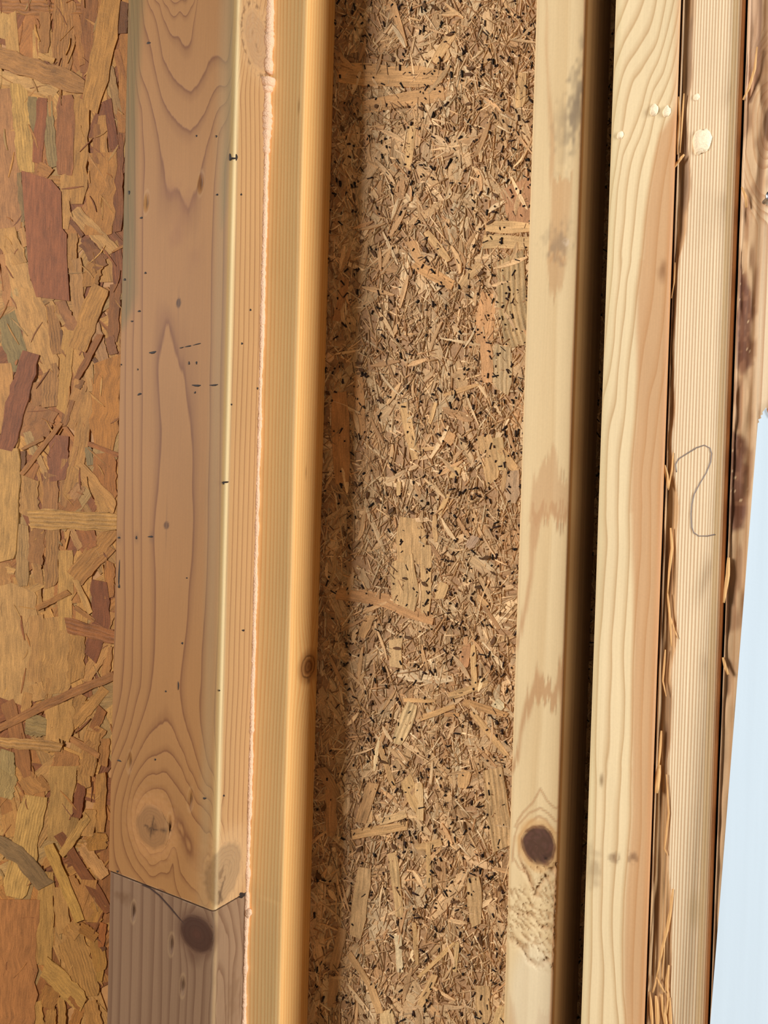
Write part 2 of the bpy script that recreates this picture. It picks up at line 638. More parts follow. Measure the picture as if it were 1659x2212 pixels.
# ------------------------------------------------------------------ finger-jointed post
FB = Face(BX0, BX1, Y0, Y_S2)
wB = FB.w
up_lines = [
    (6.0, c1((830, 0), (865, 8), (900, 0))),
    (5.0, c1((790, 0), (815, 35), (870, 48), (925, 30), (945, 0))),
    (4.0, c1((750, 0), (775, 20), (800, 100), (840, 170), (890, 215), (925, 190), (940, 90), (952, 0))),
    (3.4, c1((1005, 0), (1015, 70), (1060, 108), (1112, 115))),
    (3.0, c1((715, 0), (740, 50), (765, 140), (790, 270), (840, 370), (915, 435), (965, 395), (1000, 320), (1050, 260), (1112, 210))),
    (2.0, c1((690, 0), (710, 150), (735, 230), (760, 370), (790, 480), (850, 570), (910, 620), (960, 590), (1000, 520), (1060, 410), (1125, 330))),
    (1.0, c1((668, 100), (675, 300), (700, 400), (740, 520), (765, 640), (785, 740), (805, 880), (820, 910), (850, 905), (890, 950), (905, 985), (940, 930), (960, 870), (980, 780), (1000, 700), (1020, 640), (1062, 520), (1125, 400))),
    (0.0, c1((650, 100), (660, 380), (688, 520), (695, 640), (705, 780), (700, 900), (695, 1050), (693, 1240), (691, 1659))),
    (0.0, c1((1120, 480), (1060, 640), (1048, 760), (1035, 900), (1030, 1020), (1022, 1250), (1020, 1659))),
    (-1.0, c1((632, 100), (650, 520), (655, 700), (657, 900), (658, 1060), (650, 1659))),
    (-1.0, c1((1118, 640), (1085, 800), (1080, 1000), (1075, 1300), (1070, 1659))),
    (0.0, c2((691, 0), (693, 300), (690, 600), (688, 900), (690, 1200), (690, 1480), (685, 1659))),
    (0.0, c2((1020, 0), (1015, 200), (1015, 400), (1010, 600), (1005, 750), (1005, 900), (1000, 1100), (990, 1300), (975, 1500), (970, 1659))),
    (-1.0, c2((646, 0), (645, 300), (645, 600), (648, 900), (650, 1200), (645, 1500))),
    (-2.0, c2((612, 0), (610, 250), (610, 600), (605, 900), (610, 1300), (600, 1659))),
    (-1.0, c2((1068, 0), (1065, 300), (1062, 700), (1060, 1000), (1056, 1300), (1040, 1659))),
    (1.0, c2((782, 60), (770, 130), (775, 250), (785, 400), (780, 560), (770, 700), (755, 850), (748, 960), (755, 1100), (755, 1300), (750, 1480), (740, 1659))),
    (1.0, c2((845, 60), (870, 130), (900, 260), (920, 430), (930, 560), (928, 700), (935, 850), (928, 1050), (910, 1200), (905, 1330), (885, 1500), (865, 1659))),
    (1.0, c2((782, 60), (800, 0), (815, -80), (832, 0), (845, 60))),
    (1.5, c2((830, 300), (850, 700), (840, 1100), (815, 1500))),
    (0.45, c1((850, 1200), (800, 1300), (900, 1300), (820, 1420))),
    (0.0, c3((685, 0), (640, 200), (595, 330), (548, 450))),
    (-1.0, c3((640, 0), (600, 200), (565, 300), (535, 380))),
    (-2.0, c3((595, 0), (570, 150), (540, 260))),
    (0.0, c3((972, 0), (965, 120), (970, 220), (990, 330), (1015, 430), (1045, 520))),
    (-1.0, c3((1040, 0), (1035, 150), (1040, 300), (1050, 400))),
    (1.0, c3((738, 0), (712, 120), (650, 300), (600, 430), (562, 560), (552, 700), (560, 850))),
    (1.0, c3((868, 0), (880, 150), (930, 300), (965, 420), (1000, 510), (1040, 600))),
    (2.0, c3((610, 530), (650, 400), (700, 300), (745, 240), (800, 205), (840, 240), (870, 320), (915, 430), (960, 520), (1035, 680))),
    (2.0, c3((610, 530), (590, 650), (600, 780), (640, 890))),
    (3.0, c3((628, 560), (650, 480), (700, 400), (745, 365), (800, 345), (850, 380), (880, 430), (920, 510), (980, 610), (1036, 740))),
    (3.0, c3((628, 560), (615, 660), (640, 790), (690, 890), (760, 935), (820, 920), (838, 860))),
    (4.0, c3((640, 600), (680, 500), (760, 455), (830, 480), (870, 540), (930, 650), (1000, 750), (1035, 800))),
    (4.0, c3((640, 600), (640, 690), (665, 790), (710, 860), (780, 860), (840, 800))),
    (5.0, c3((668, 600), (700, 550), (760, 520), (815, 560), (840, 640), (870, 710), (920, 790), (1000, 860))),
    (5.0, c3((655, 680), (675, 770), (720, 830), (780, 830), (815, 780))),
    (3.6, c3((860, 930), (900, 1000), (960, 1060), (1010, 1090))),
    (4.4, c3((880, 860), (940, 960), (1000, 1050))),
]
for k in range(6):
    up_lines.append((-2.0 - k, c1((1142 + 22 * k, 440), (1146 + 22 * k, 760), (1138 + 23.5 * k, 1200), (1129 + 24 * k, 1659))))
    up_lines.append((-2.0 - k, c2((1129 + 24 * k, 0), (1112 + 24 * k, 500), (1098 + 24 * k, 1000), (1083 + 24 * k, 1500))))
    up_lines.append((-2.0 - k, c3((1080 + 24 * k, 0), (1068 + 23 * k, 300), (1060 + 23 * k, 550), (1056 + 23 * k, 700))))
up_field = field(FB, up_lines, 40)
KN1 = FB.fr(*c3((738, 705))[0])
KN2 = FB.rt(*c3((1085, 930))[0])
KN0 = FB.rt(*c1((1245, 195))[0])
PITCHP = FB.fr(*c1((865, 1467))[0])
PIN = FB.fr(*c2((806, 885))[0])
DENTS = [(FB.fr(*p), a) for p, a in [
    (c1((972, 888))[0], .9), (c1((709, 980))[0], .9), (c3((628, 390))[0], 1.0), (c3((922, 572))[0], 1.0), (c3((820, 695))[0], 1.0)]]
DENTS_LO = [(FB.fr(*p), a) for p, a in [(c3((637, 1115))[0], 1.2), (c3((820, 1275))[0], 1.0), (c3((875, 1475))[0], 1.1)]]


def dent_paint(s, z, dents, T):
    disp = np.zeros(len(s))
    for (c, a) in dents:
        e = ellipse_r(s, z, c, 0.0026, 0.0075, -0.06)
        m = smooth01(1.15 - e)
        disp += 0.0016 * a * m
        T.add(rgb(96, 62, 40), 0.75 * smooth01(1.0 - ellipse_r(s, z, (c[0] + 0.0004, c[1]), 0.0013, 0.005, -0.06)))
        rim = smooth01(1 - abs(e - 1.15) / 0.3)
        T.add(rgb(232, 190, 140), 0.2 * rim)
    return disp


def paint_up(s, z):
    ph = up_field(s, z)
    T = Tint(len(s), (.62, .58, .50))
    # right narrow face: brightened in colour, standing in for side light
    right = smooth01((s - wB) / 0.003)
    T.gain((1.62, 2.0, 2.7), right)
    # pale stripe along the eased arris
    st = smooth01(1 - abs(s - wB - 0.0012) / 0.0060)
    T.add(rgb(255, 226, 164), 0.55 * st)
    # greyish sap band left of the arris
    T.add(rgb(186, 160, 122), 0.45 * smooth01(1 - abs(s - wB + 0.008) / 0.010))
    # green stain on the far-left edge
    g = [FB.fr(*p) for p in c1((560, -60), (700, -60), (662, 520), (657, 1000), (662, 1420), (640, 1500), (596, 1590), (560, 1600))]
    nn = vnoise(s * 500, z * 60 + s * 900, 3)
    T.add(rgb(112, 104, 62), (0.62 + 0.35 * (nn - .5)) * poly_mask(s, z, g, 0.005))
    g = [FB.fr(*p) for p in c1((1112, -40), (1136, -40), (1129, 500), (1112, 760), (1096, 1000), (1075, 1100), (1070, 900), (1096, 600))]
    T.add(rgb(140, 130, 96), 0.55 * poly_mask(s, z, g, 0.004))
    # knots
    for c, rs, rz, tl, cl, ce in ((KN1, .0155, .0165, 0, (138, 102, 70), (226, 166, 110)),
                                  (KN2, .0200, .0215, -.5, (136, 104, 72), (206, 158, 108)),
                                  (KN0, .0150, .0190, .1, (164, 120, 82), (200, 150, 100))):
        e = ellipse_r(s, z, c, rs, rz, tl) * (0.93 + 0.14 * vnoise(s * 300, z * 300, 8))
        near = smooth01((1.9 - e) / 0.9)
        T.add(rgb(*ce), 0.45 * near)
        ins = smooth01((1.02 - e) / 0.16)
        T.add(rgb(*cl), 0.52 * ins)
        ph = np.where(e < 1.0, ph * 0 + 10 + e * 7, ph)
        T.add(rgb(104, 70, 44), 0.55 * ins * smooth01((vnoise(s * 420, z * 300, 9) - .62) / .2) * smooth01((.5 - e) / .3))
    for pts in (c3((735, 715), (700, 690)), c3((735, 715), (790, 722), (830, 722)), c3((735, 715), (728, 790)), c3((735, 715), (745, 660))):
        T.add(rgb(86, 58, 38), .8 * line_mask(s, z, [FB.fr(*p) for p in pts], .0007))
    for pts in (c3((1080, 975), (1065, 1040), (1060, 1075)), c3((1060, 1020), (1075, 1060))):
        T.add(rgb(86, 58, 38), .6 * line_mask(s, z, [FB.rt(*p) for p in pts], .0014))
    e0 = ellipse_r(s, z, KN0, .0165, .0215, .1)
    T.add(rgb(122, 84, 52), 0.8 * smooth01(1 - abs(e0 - 1.05) / .12) * (vnoise(s * 700, z * 500, 4) > .48))
    e = ellipse_r(s, z, PITCHP, 0.0020, 0.0034)
    T.add(rgb(70, 38, 24), 0.9 * smooth01((1.2 - e) / .4))
    T.add(rgb(150, 105, 70), 0.5 * smooth01(1 - ellipse_r(s, z, PITCHP, 0.0012, 0.020)))
    e = ellipse_r(s, z, PIN, 0.0026, 0.0028)
    T.add(rgb(96, 60, 38), 0.85 * smooth01((1.2 - e) / .5))
    T.add(rgb(150, 108, 72), 0.6 * smooth01(1 - ellipse_r(s, z, PIN, 0.0010, 0.024)))
    # blotchy figure between the arches
    for (x, y, a) in ((830, 920, .5), (905, 985, .5), (850, 1150, .45), (870, 1080, .35), (800, 1540, .3), (940, 1250, .25)):
        c = FB.fr(*c1((x, y))[0])
        e = ellipse_r(s, z, c, 0.011, 0.011) + 0.5 * (vnoise(s * 300, z * 200, 21) - .5)
        T.add(rgb(166, 112, 74), a * smooth01(1.1 - e))
    # faint smudges around the stamp marks
    for p in c2((577, 945), (661, 945), (735, 942)):
        T.add(rgb(120, 84, 62), 0.45 * smooth01(1 - ellipse_r(s, z, FB.fr(*p), 0.004, 0.007)))
    disp = dent_paint(s, z, DENTS, T)
    for c in (KN1, KN2):                     # rough chatter round the knots
        m = smooth01((1.9 - ellipse_r(s, z, c, .018, .022)) / .8)
        disp += 0.0004 * m * (vnoise(s * 900, z * 700, 31) - .5)
    m = smooth01((1.6 - ellipse_r(s, z, KN0, .015, .02)) / .5)
    disp += 0.0010 * m * (vnoise(s * 600, z * 500, 33) - .3)
    return ph, T, disp


lo_lines = []
for k, x in enumerate((545, 590, 640, 690, 740, 785, 830)):
    lo_lines.append((k, c3((x, 950), (x - 4, 1200), (x - 8, 1450), (x - 14, 1659))))
lo_lines += [
    (7, c3((875, 1000), (868, 1100), (862, 1200), (865, 1320), (868, 1450), (860, 1659))),
    (8, c3((905, 1050), (888, 1120), (876, 1200), (885, 1290), (900, 1360), (902, 1500), (895, 1659))),
    (9, c3((940, 1090), (915, 1140), (890, 1200), (900, 1270), (930, 1330), (940, 1450), (930, 1659))),
    (9, c3((985, 1120), (1005, 1180), (1012, 1260), (985, 1330), (975, 1450), (965, 1659))),
    (8, c3((1015, 1130), (1028, 1260), (1010, 1400), (1000, 1659))),
    (7, c3((1050, 1130), (1075, 1200), (1098, 1262), (1075, 1320), (1035, 1380), (1030, 1500), (1020, 1659))),
    (6, c3((1090, 1110), (1120, 1200), (1140, 1290), (1120, 1400), (1110, 1659))),
    (8, c3((1035, 1600), (1030, 1480), (1048, 1410), (1075, 1470), (1085, 1659))),
    (5, c3((1150, 1090), (1165, 1300), (1160, 1659))),
]
lo_field = field(FB, lo_lines, 40)
KN3 = FB.fr(*c3((945, 1222))[0])
STAIN = FB.fr(*c3((590, 1045))[0])


def paint_lo(s, z):
    ph = lo_field(s, z) + 0.25 * (vnoise(s * 250, z * 12, 5) - .5)
    T = Tint(len(s), (.60, .60, .56))
    T.gain((1.35, 1.45, 1.5), smooth01((s - wB) / 0.003))  # right face brightened in colour here too, in place of side light
    T.add(rgb(214, 176, 132), 0.6 * smooth01(1 - abs(s - wB - 0.001) / 0.004))
    e = ellipse_r(s, z, KN3, 0.0155, 0.0130)
    T.add(rgb(120, 82, 62), 0.6 * smooth01((1.5 - e) / .5))
    T.add(rgb(74, 40, 28), 0.85 * smooth01((1.05 - e) / .2))
    T.add(rgb(104, 60, 44), 0.45 * smooth01((.40 - e) / .3))
    ph = np.where(e < 1, e * 4, ph)
    e = ellipse_r(s, z, STAIN, 0.012, 0.007) + 0.6 * (vnoise(s * 400, z * 400, 6) - .5)
    T.add(rgb(120, 80, 50), 0.6 * smooth01(1 - e))
    c = FB.fr(*c3((930, 1340))[0])
    T.add(rgb(112, 74, 54), 0.5 * smooth01(1 - ellipse_r(s, z, c, 0.012, 0.009)))
    c = FB.rt(*c3((1120, 1560))[0])
    e = ellipse_r(s, z, c, 0.012, 0.03) + 0.9 * (vnoise(s * 400, z * 260, 16) - .5)
    T.add(rgb(130, 92, 66), 0.45 * smooth01(1 - e))
    disp = dent_paint(s, z, DENTS_LO, T)
    return ph, T, disp


jp = np.array([on_y(230, 1879, Y0), on_y(459, 1969, Y0), on_x(528, 1931, BX1)])
JA = np.linalg.solve(np.c_[jp[:, 0], jp[:, 1], np.ones(3)], jp[:, 2])
cut = lambda off: (lambda X, Y: JA[0] * X + JA[1] * Y + JA[2] + off)
JZ = [float(cut(0)(x, y)) for x in (BX0, BX1) for y in (Y0, Y_S2)]
MAT_POST = wood_material('post_wood_pink', rgb(152, 106, 60), rgb(114, 70, 37),
                         ring=((0, 0), (.62, .07), (.86, .45), (.955, 1.0), (1, 0)), wob=0.16, fiber=.08)
MAT_POST_LO = wood_material('post_wood_grey', rgb(128, 98, 73), rgb(106, 76, 55),
                            ring=((0, 0), (.5, .1), (.85, .8), (.95, 1), (1, 0)), wob=0.15, fiber=.10)
post = empty('jointed_post', ((BX0 + BX1) / 2, (Y0 + Y_S2) / 2, 0),
             'wide pinkish finger-jointed post with dark specks, between the coarse board and foam seam', 'post')
o = link('upper_section', stud_mesh('upper_section', FB, paint_up, zlo=min(JZ) + .0005, bot_cut=cut(0.0007), r=(.0012, .0028)), post, MAT_POST)
o['label'] = 'pinkish upper length with arched grain above the joint'
FBL = Face(BX0 + 0.0012, BX1 - 0.0006, Y0 + 0.0006, Y_S2)
o = link('lower_section', stud_mesh('lower_section', FBL, paint_lo, zhi=max(JZ) - .0005, top_cut=cut(-0.0007), r=(.0012, .0028)), post, MAT_POST_LO)
o['label'] = 'greyer lower length with a dark round knot below the joint'
knot_part(FB, paint_up, KN1, .0150, .0160, post, MAT_POST, 'grey-brown round knot with cracked centre')
knot_part(FBL, paint_lo, KN3, .0155, .0130, post, MAT_POST_LO, 'dark round knot at the end of the crack')
# black specks and marks
specks = []
for (x, y, L, w_, a) in ((720, 208, 24, 12, -10), (952, 658, 9, 12, 0), (1048, 660, 10, 14, 0), (1052, 943, 14, 11, -20), (1168, 942, 11, 13, 0),
                         (685, 1055, 18, 11, -15), (705, 1322, 13, 12, 0), (605, 1354, 14, 14, 0), (675, 1507, 18, 11, -5),
                         (640, 1556, 16, 9, 0), (1213, 1501, 11, 13, 0), (626, 932, 10, 24, 0)):
    (px, py), = c1((x, y)); specks.append((px, py, L * K1, w_ * K1, a))
for (x, y, L, w_, a) in ((588, 107, 9, 9, 0), (676, 250, 26, 12, -20), (740, 48, 42, 14, -10), (916, 100, 9, 20, 0), (952, 98, 9, 18, 0),
                         (952, 208, 52, 12, 3), (1036, 206, 50, 10, -4), (945, 242, 9, 14, 30), (1121, 300, 10, 11, 0), (1247, 222, 9, 14, 0),
                         (1172, 5, 12, 13, 0), (1094, 676, 36, 9, -3), (1082, 680, 9, 16, 0), (577, 945, 16, 11, 0), (661, 945, 9, 20, 0), (730, 940, 32, 10, 0),
                         (1178, 1394, 17, 11, 0), (883, 1456, 11, 13, 0), (577, 1120, 7, 150, 2), (577, 1180, 12, 24, 2),
                         (880, 25, 26, 6, -14), (912, 18, 40, 8, -10), (955, 8, 50, 6, -14), (668, 130, 6, 12, 0), (905, 1140, 8, 8, 0)):
    (px, py), = c2((x, y)); specks.append((px, py, L * K1, w_ * K1, a))
for (x, y, L, w_, a) in ((803, 48, 9, 11, 0), (864, 20, 6, 50, 0), (578, 384, 26, 9, 20), (752, 378, 9, 12, 0), (1084, 553, 11, 12, 0),
                         (991, 566, 20, 12, 0), (570, 920, 13, 13, 0), (1063, 44, 7, 8, 0), (1172, 1034, 34, 30, -20)):
    (px, py), = c3((x, y)); specks.append((px, py, L * K1, w_ * K1, a))
marks('dark_specks', FB, specks, post, MAT_DARK)
(px, py), = c1((1128, 762))
marks('staple_mark', FB, [(px - 6.0, py, 5, 17, 0), (px + 7.5, py, 5, 17, 0), (px - 2, py + 2, 12, 4, 0), (px + 3, py + 2, 12, 4, 0)], post, MAT_DARK, 0.0006)['label'] = 'small black H-shaped staple mark on the arris'
cr = [on_y(px, py, Y0 + 0.0004) for px, py in resample(c3((690, 985), (725, 1000), (770, 1035), (820, 1090), (870, 1150), (905, 1185)), 8)]
ribbon('crack', cr, [0.00055] * (len(cr) - 4) + [.0004, .0003, .0002, .0001], post, MAT_CRACK, 5, 0.6)['label'] = 'fine curved crack running to the knot'

# ------------------------------------------------------------------ stud beside the post
FS2 = Face(S2X0, S2X1, Y_S2, Y_OSB)
KS2 = FS2.rt(666, 1440)


def paint_s2(s, z):
    t = s - FS2.w
    ph = np.where(t < 0, t * 330, t * 300)
    ph = ph + 1.6 * (vnoise(s * 70, z * 4, 41) - .5) + 0.9 * (vnoise(s * 30 + 9, z * 9, 42) - .5)
    e = ellipse_r(s, z, KS2, 0.0095, 0.0085)
    ph = ph + 3.2 * np.exp(-((s - KS2[0]) / .014) ** 2 - ((z - KS2[1]) / .035) ** 2) * np.sign(s - KS2[0] - .004)
    T = Tint(len(s))
    T.gain((.80, .69, .56), smooth01((t + .0032) / .0036))  # right face darkened in colour to stand in for shade
    # pale flame-shaped stripe on the arris
    wob = 0.0022 * (vnoise(z * 14, z * 0, 44) - .5) + 0.0016 * ((z * 7.3) % 1.0 - .5)
    T.add(rgb(255, 222, 168), 0.22 * smooth01(1 - abs(t - 0.0005 + wob) / 0.0042))
    T.add(rgb(176, 118, 66), 0.55 * smooth01((1.9 - e) / .8))
    ring = smooth01(1 - abs(e - .95) / .16)
    T.add(rgb(92, 54, 30), 0.85 * ring)
    T.add(rgb(150, 100, 56), 0.8 * smooth01((.82 - e) / .2))
    T.add(rgb(92, 54, 30), .7 * smooth01(1 - abs(e - .45) / .12))
    T.add(rgb(120, 76, 40), .8 * smooth01((.2 - e) / .1))
    T.add(rgb(120, 78, 44), .7 * smooth01(1 - ellipse_r(s, z, (KS2[0] + .001, KS2[1] - .0105), .003, .004)))
    for (px, py, rz) in ((650, 220, .010), (661, 1020, .008)):
        T.add(rgb(140, 90, 48), .6 * smooth01(1 - ellipse_r(s, z, FS2.rt(px, py), .0013, rz)))
    disp = 0.0003 * smooth01((1.2 - e) / .3)
    return ph, T, disp


MAT_S2 = wood_material('stud_wood_honey', rgb(255, 214, 148), rgb(246, 190, 122),
                       ring=((0, 0), (.4, .1), (.8, .9), (.92, 1), (1, 0)), wob=.5, fiber=.07, bump=.1)
s2 = empty('wall_stud', ((S2X0 + S2X1) / 2, (Y_S2 + Y_OSB) / 2, 0), 'honey-coloured wall stud with small ringed knot, right beside the foam seam', 'wall stud')
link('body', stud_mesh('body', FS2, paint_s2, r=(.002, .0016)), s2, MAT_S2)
knot_part(FS2, paint_s2, KS2, .0100, .0092, s2, MAT_S2, 'small ringed brown knot')

# foam squeezed out along the seam
MAT_FOAM = plain('dried_foam', rgb(250, 206, 168), 0.75, 900, .12, .9, .0012)


def seam_pts(y0, y1, step, seed, rbase, xoff=0.0):
    P, R = [], []
    rng = np.random.RandomState(seed)
    for y in np.arange(y0, y1, step):
        xs = 580 + (526 - 580) * y / 2212.0
        p = on_x(xs, y, BX1)
        z = p[2]
        n = float(vnoise(z * 160, 3, seed)) - .5; n2 = float(vnoise(z * 600, 7, seed + 1)) - .5
        r = rbase(y) * (1 + .35 * n + .45 * n2) + 0.0001 * rng.rand()
        P.append((BX1 + .0004 + xoff + .0006 * n, Y_S2 - .0009 - r * .35, z)); R.append(max(.0003, r))
    return P, R


P, R = seam_pts(172, 2700, 3.0, 51, lambda y: 0.0048 if y < 200 else (0.0036 if y < 330 else (0.0021 if y < 700 else 0.0017)))
R[0] = R[0] * .4
fo = ribbon('foam_bead', P, R, None, MAT_FOAM, 8)
tag(fo, 'long pale pink bead of dried foam in the seam right of the jointed post', 'foam')
P, R = seam_pts(-260, 160, 3.0, 53, lambda y: 0.0034)
fo = ribbon('foam_bead', P, R, None, MAT_FOAM, 8)
tag(fo, 'short pale pink foam bead in the seam beside the top knot', 'foam')
b_ = blob('foam_crumb', on_x(533, 1968, BX1) + np.array((.002, -.001, 0)), .0028, MAT_FOAM, 61, (1, .7, 1.3))
tag(b_, 'tiny foam crumb stuck in the seam just below the post joint', 'foam')

# ------------------------------------------------------------------ stud right of the cavity
FS3 = Face(S3X0, S3X1, Y_S3, Y_OSB)
KS3 = FS3.fr(*r4((240, 500))[0])
s3_polys = [
    (r1((222, -60), (236, -60), (250, 100), (246, 300), (256, 550), (285, 800), (298, 1000), (285, 1150), (400, 1120), (395, 1250), (370, 1662), (240, 1662), (270, 1400), (268, 1250), (252, 1120), (262, 1000), (252, 800), (240, 550), (228, 300), (240, 100)), (214, 164, 104), .65),
    (r2((240, -5), (245, 150), (268, 240), (290, 280), (320, 220), (352, 150), (372, -5)), (204, 154, 96), .6),
    (r2((275, 1230), (300, 1270), (320, 1400), (380, 1450), (385, 1700), (120, 1700), (140, 1560), (160, 1440), (200, 1350), (240, 1310)), (206, 156, 100), .55),
    (r3((150, -20), (128, 150), (130, 400), (105, 560), (60, 750), (25, 870), (28, 930), (75, 800), (122, 640), (157, 400), (167, 230), (202, 110), (245, 20), (330, 122), (382, 30), (384, -20)), (206, 156, 100), .75),
    (r3((185, 985), (165, 1060), (100, 1230), (70, 1380), (58, 1520), (8, 1650), (5, 1700), (40, 1660), (70, 1600), (86, 1450), (112, 1340), (152, 1240), (200, 1195), (260, 1240), (300, 1290), (348, 1150), (352, 930), (325, 1000), (290, 1132), (240, 1090), (210, 1050)), (200, 148, 92), .75),
    (r4((60, 1400), (40, 1660), (110, 1660), (95, 1500)), (206, 156, 100), .5),
    (r4((250, 1520), (200, 1660), (330, 1660), (345, 1540)), (206, 156, 100), .4),
]
s3_curves = [
    (r4((92, 380), (140, 300), (200, 240), (250, 150), (290, 220), (340, 270), (380, 258)), .0007),
    (r4((75, 600), (88, 450), (115, 370), (180, 300), (250, 268), (300, 300), (345, 352), (385, 340)), .0007),
    (r4((150, 660), (118, 560), (122, 440), (180, 360), (240, 318), (290, 345), (335, 420), (380, 428)), .0009),
    (r4((90, 585), (120, 640), (170, 680), (205, 780)), .0007),
]


def paint_s3(s, z):
    w = FS3.w
    ph = s * 60 + .8 * (vnoise(s * 60, z * 3, 71) - .5)
    T = Tint(len(s), (.80, .80, .95))
    jit = 0.0016 * (vnoise(s * 900, z * 25, 72) - .5)
    zj = 0.010 * (vnoise(s * 1500, z * 10, 73) - .5)
    for poly, c, a in s3_polys:
        P = [FS3.fr(*p) for p in poly]
        T.add(rgb(*c), a * poly_mask(s + jit, z + zj, P, 0.0014))
    for pts, wd in s3_curves:
        T.add(rgb(196, 146, 92), .65 * line_mask(s + jit * .3, z, [FS3.fr(*p) for p in pts], wd))
    c = FS3.fr(*r4((210, 1440))[0])
    T.add(rgb(250, 236, 190), .38 * smooth01((1.3 - ellipse_r(s, z, c, .013, .030)) / .6))
    # orange heartwood along the right arris, side face lightened in colour for missing light
    edge = w - .0018 + .0016 * (vnoise(z * 22, z * 0, 75) - .5)
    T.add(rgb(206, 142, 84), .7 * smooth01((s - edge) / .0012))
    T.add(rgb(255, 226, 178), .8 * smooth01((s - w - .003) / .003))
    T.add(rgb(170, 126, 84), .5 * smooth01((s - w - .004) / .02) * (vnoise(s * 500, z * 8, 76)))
    # grey smudges near the top
    for x, y, rx, rz, a in ((430, 640, .006, .020, .5), (410, 760, .006, .018, .45), (350, 860, .008, .022, .25), (320, 1570, .010, .012, .5), (470, 260, .002, .008, .4), (430, 520, .005, .012, .3)):
        c = FS3.fr(*r1((x, y))[0])
        e = ellipse_r(s, z, c, rx, rz) + .9 * (vnoise(s * 600, z * 300, 77) - .5)
        T.add(rgb(128, 108, 82), a * smooth01(1.1 - e))
    c = FS3.fr(*r1((375, 1560))[0])
    T.add(rgb(236, 206, 160), .7 * smooth01(1 - ellipse_r(s, z, c, .003, .004) - .9 * (vnoise(s * 900, z * 900, 79) - .5)))
    # the big knot
    e = ellipse_r(s, z, KS3, 0.0092, 0.0110) * (0.94 + 0.14 * vnoise(s * 260, z * 260, 78))
    T.add(rgb(222, 168, 96), .6 * smooth01((1.5 - e) / .3))
    T.add(rgb(120, 66, 36), .8 * smooth01(1 - abs(e - 1.0) / .12))
    T.add(rgb(74, 42, 32), .94 * smooth01((1.0 - e) / .1))
    T.add(rgb(112, 74, 56), .6 * smooth01((1.0 - e) / .1) * smooth01((vnoise(s * 500 + 60 * e, z * 500, 80) - .5) / .2))
    T.add(rgb(24, 12, 8), .9 * smooth01(1 - ellipse_r(s, z, (KS3[0] + .004, KS3[1] - .006), .0018, .0026)))
    disp = 0.0006 * smooth01((1 - e) / .2) * vnoise(s * 700, z * 700, 81)
    # torn grain under the knot
    P = [FS3.fr(*p) for p in r4((120, 610), (400, 600), (400, 1290), (230, 1250), (120, 1150), (20, 1060), (20, 760), (190, 760), (200, 680))]
    m = poly_mask(s, z, P, 0.004)
    zz = z + 0.45 * s
    tear = vnoise(s * 420, zz * 700, 82) * .55 + vnoise(s * 1100, zz * 1500, 83) * .45
    disp = disp + m * 0.0009 * smooth01((tear - .42) / .30)
    T.add(rgb(196, 146, 88), .45 * m * smooth01((tear - .5) / .2))
    for pts in (r4((40, 890), (150, 930), (250, 1000), (380, 1040)), r4((60, 1080), (150, 1170), (230, 1245), (300, 1220), (350, 1260)), r4((150, 640), (200, 720), (215, 790), (250, 740), (350, 640))):
        Q = [FS3.fr(*p) for p in pts]
        lm = line_mask(s + .0012 * (tear - .5), z + .004 * (vnoise(s * 300, z * 90, 84) - .5), Q, .0018)
        disp = disp + .0013 * lm * (tear + .2)
        T.add(rgb(176, 122, 68), .5 * lm * tear)
    return ph, T, disp


MAT_S3 = wood_material('stud_wood_pale_pine', rgb(220, 191, 145), rgb(209, 177, 130),
                       ring=((0, 0), (.5, .3), (.85, 1), (1, 0)), wob=.4, fiber=.06, bump=.12)
s3 = empty('wall_stud', ((S3X0 + S3X1) / 2, (Y_S3 + Y_OSB) / 2, 0), 'pale wall stud with a large dark knot, standing right of the open cavity', 'wall stud')
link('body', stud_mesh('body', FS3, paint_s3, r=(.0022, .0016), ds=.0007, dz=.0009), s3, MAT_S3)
knot_part(FS3, paint_s3, KS3, .0092, .0110, s3, MAT_S3, 'large dark brown knot')

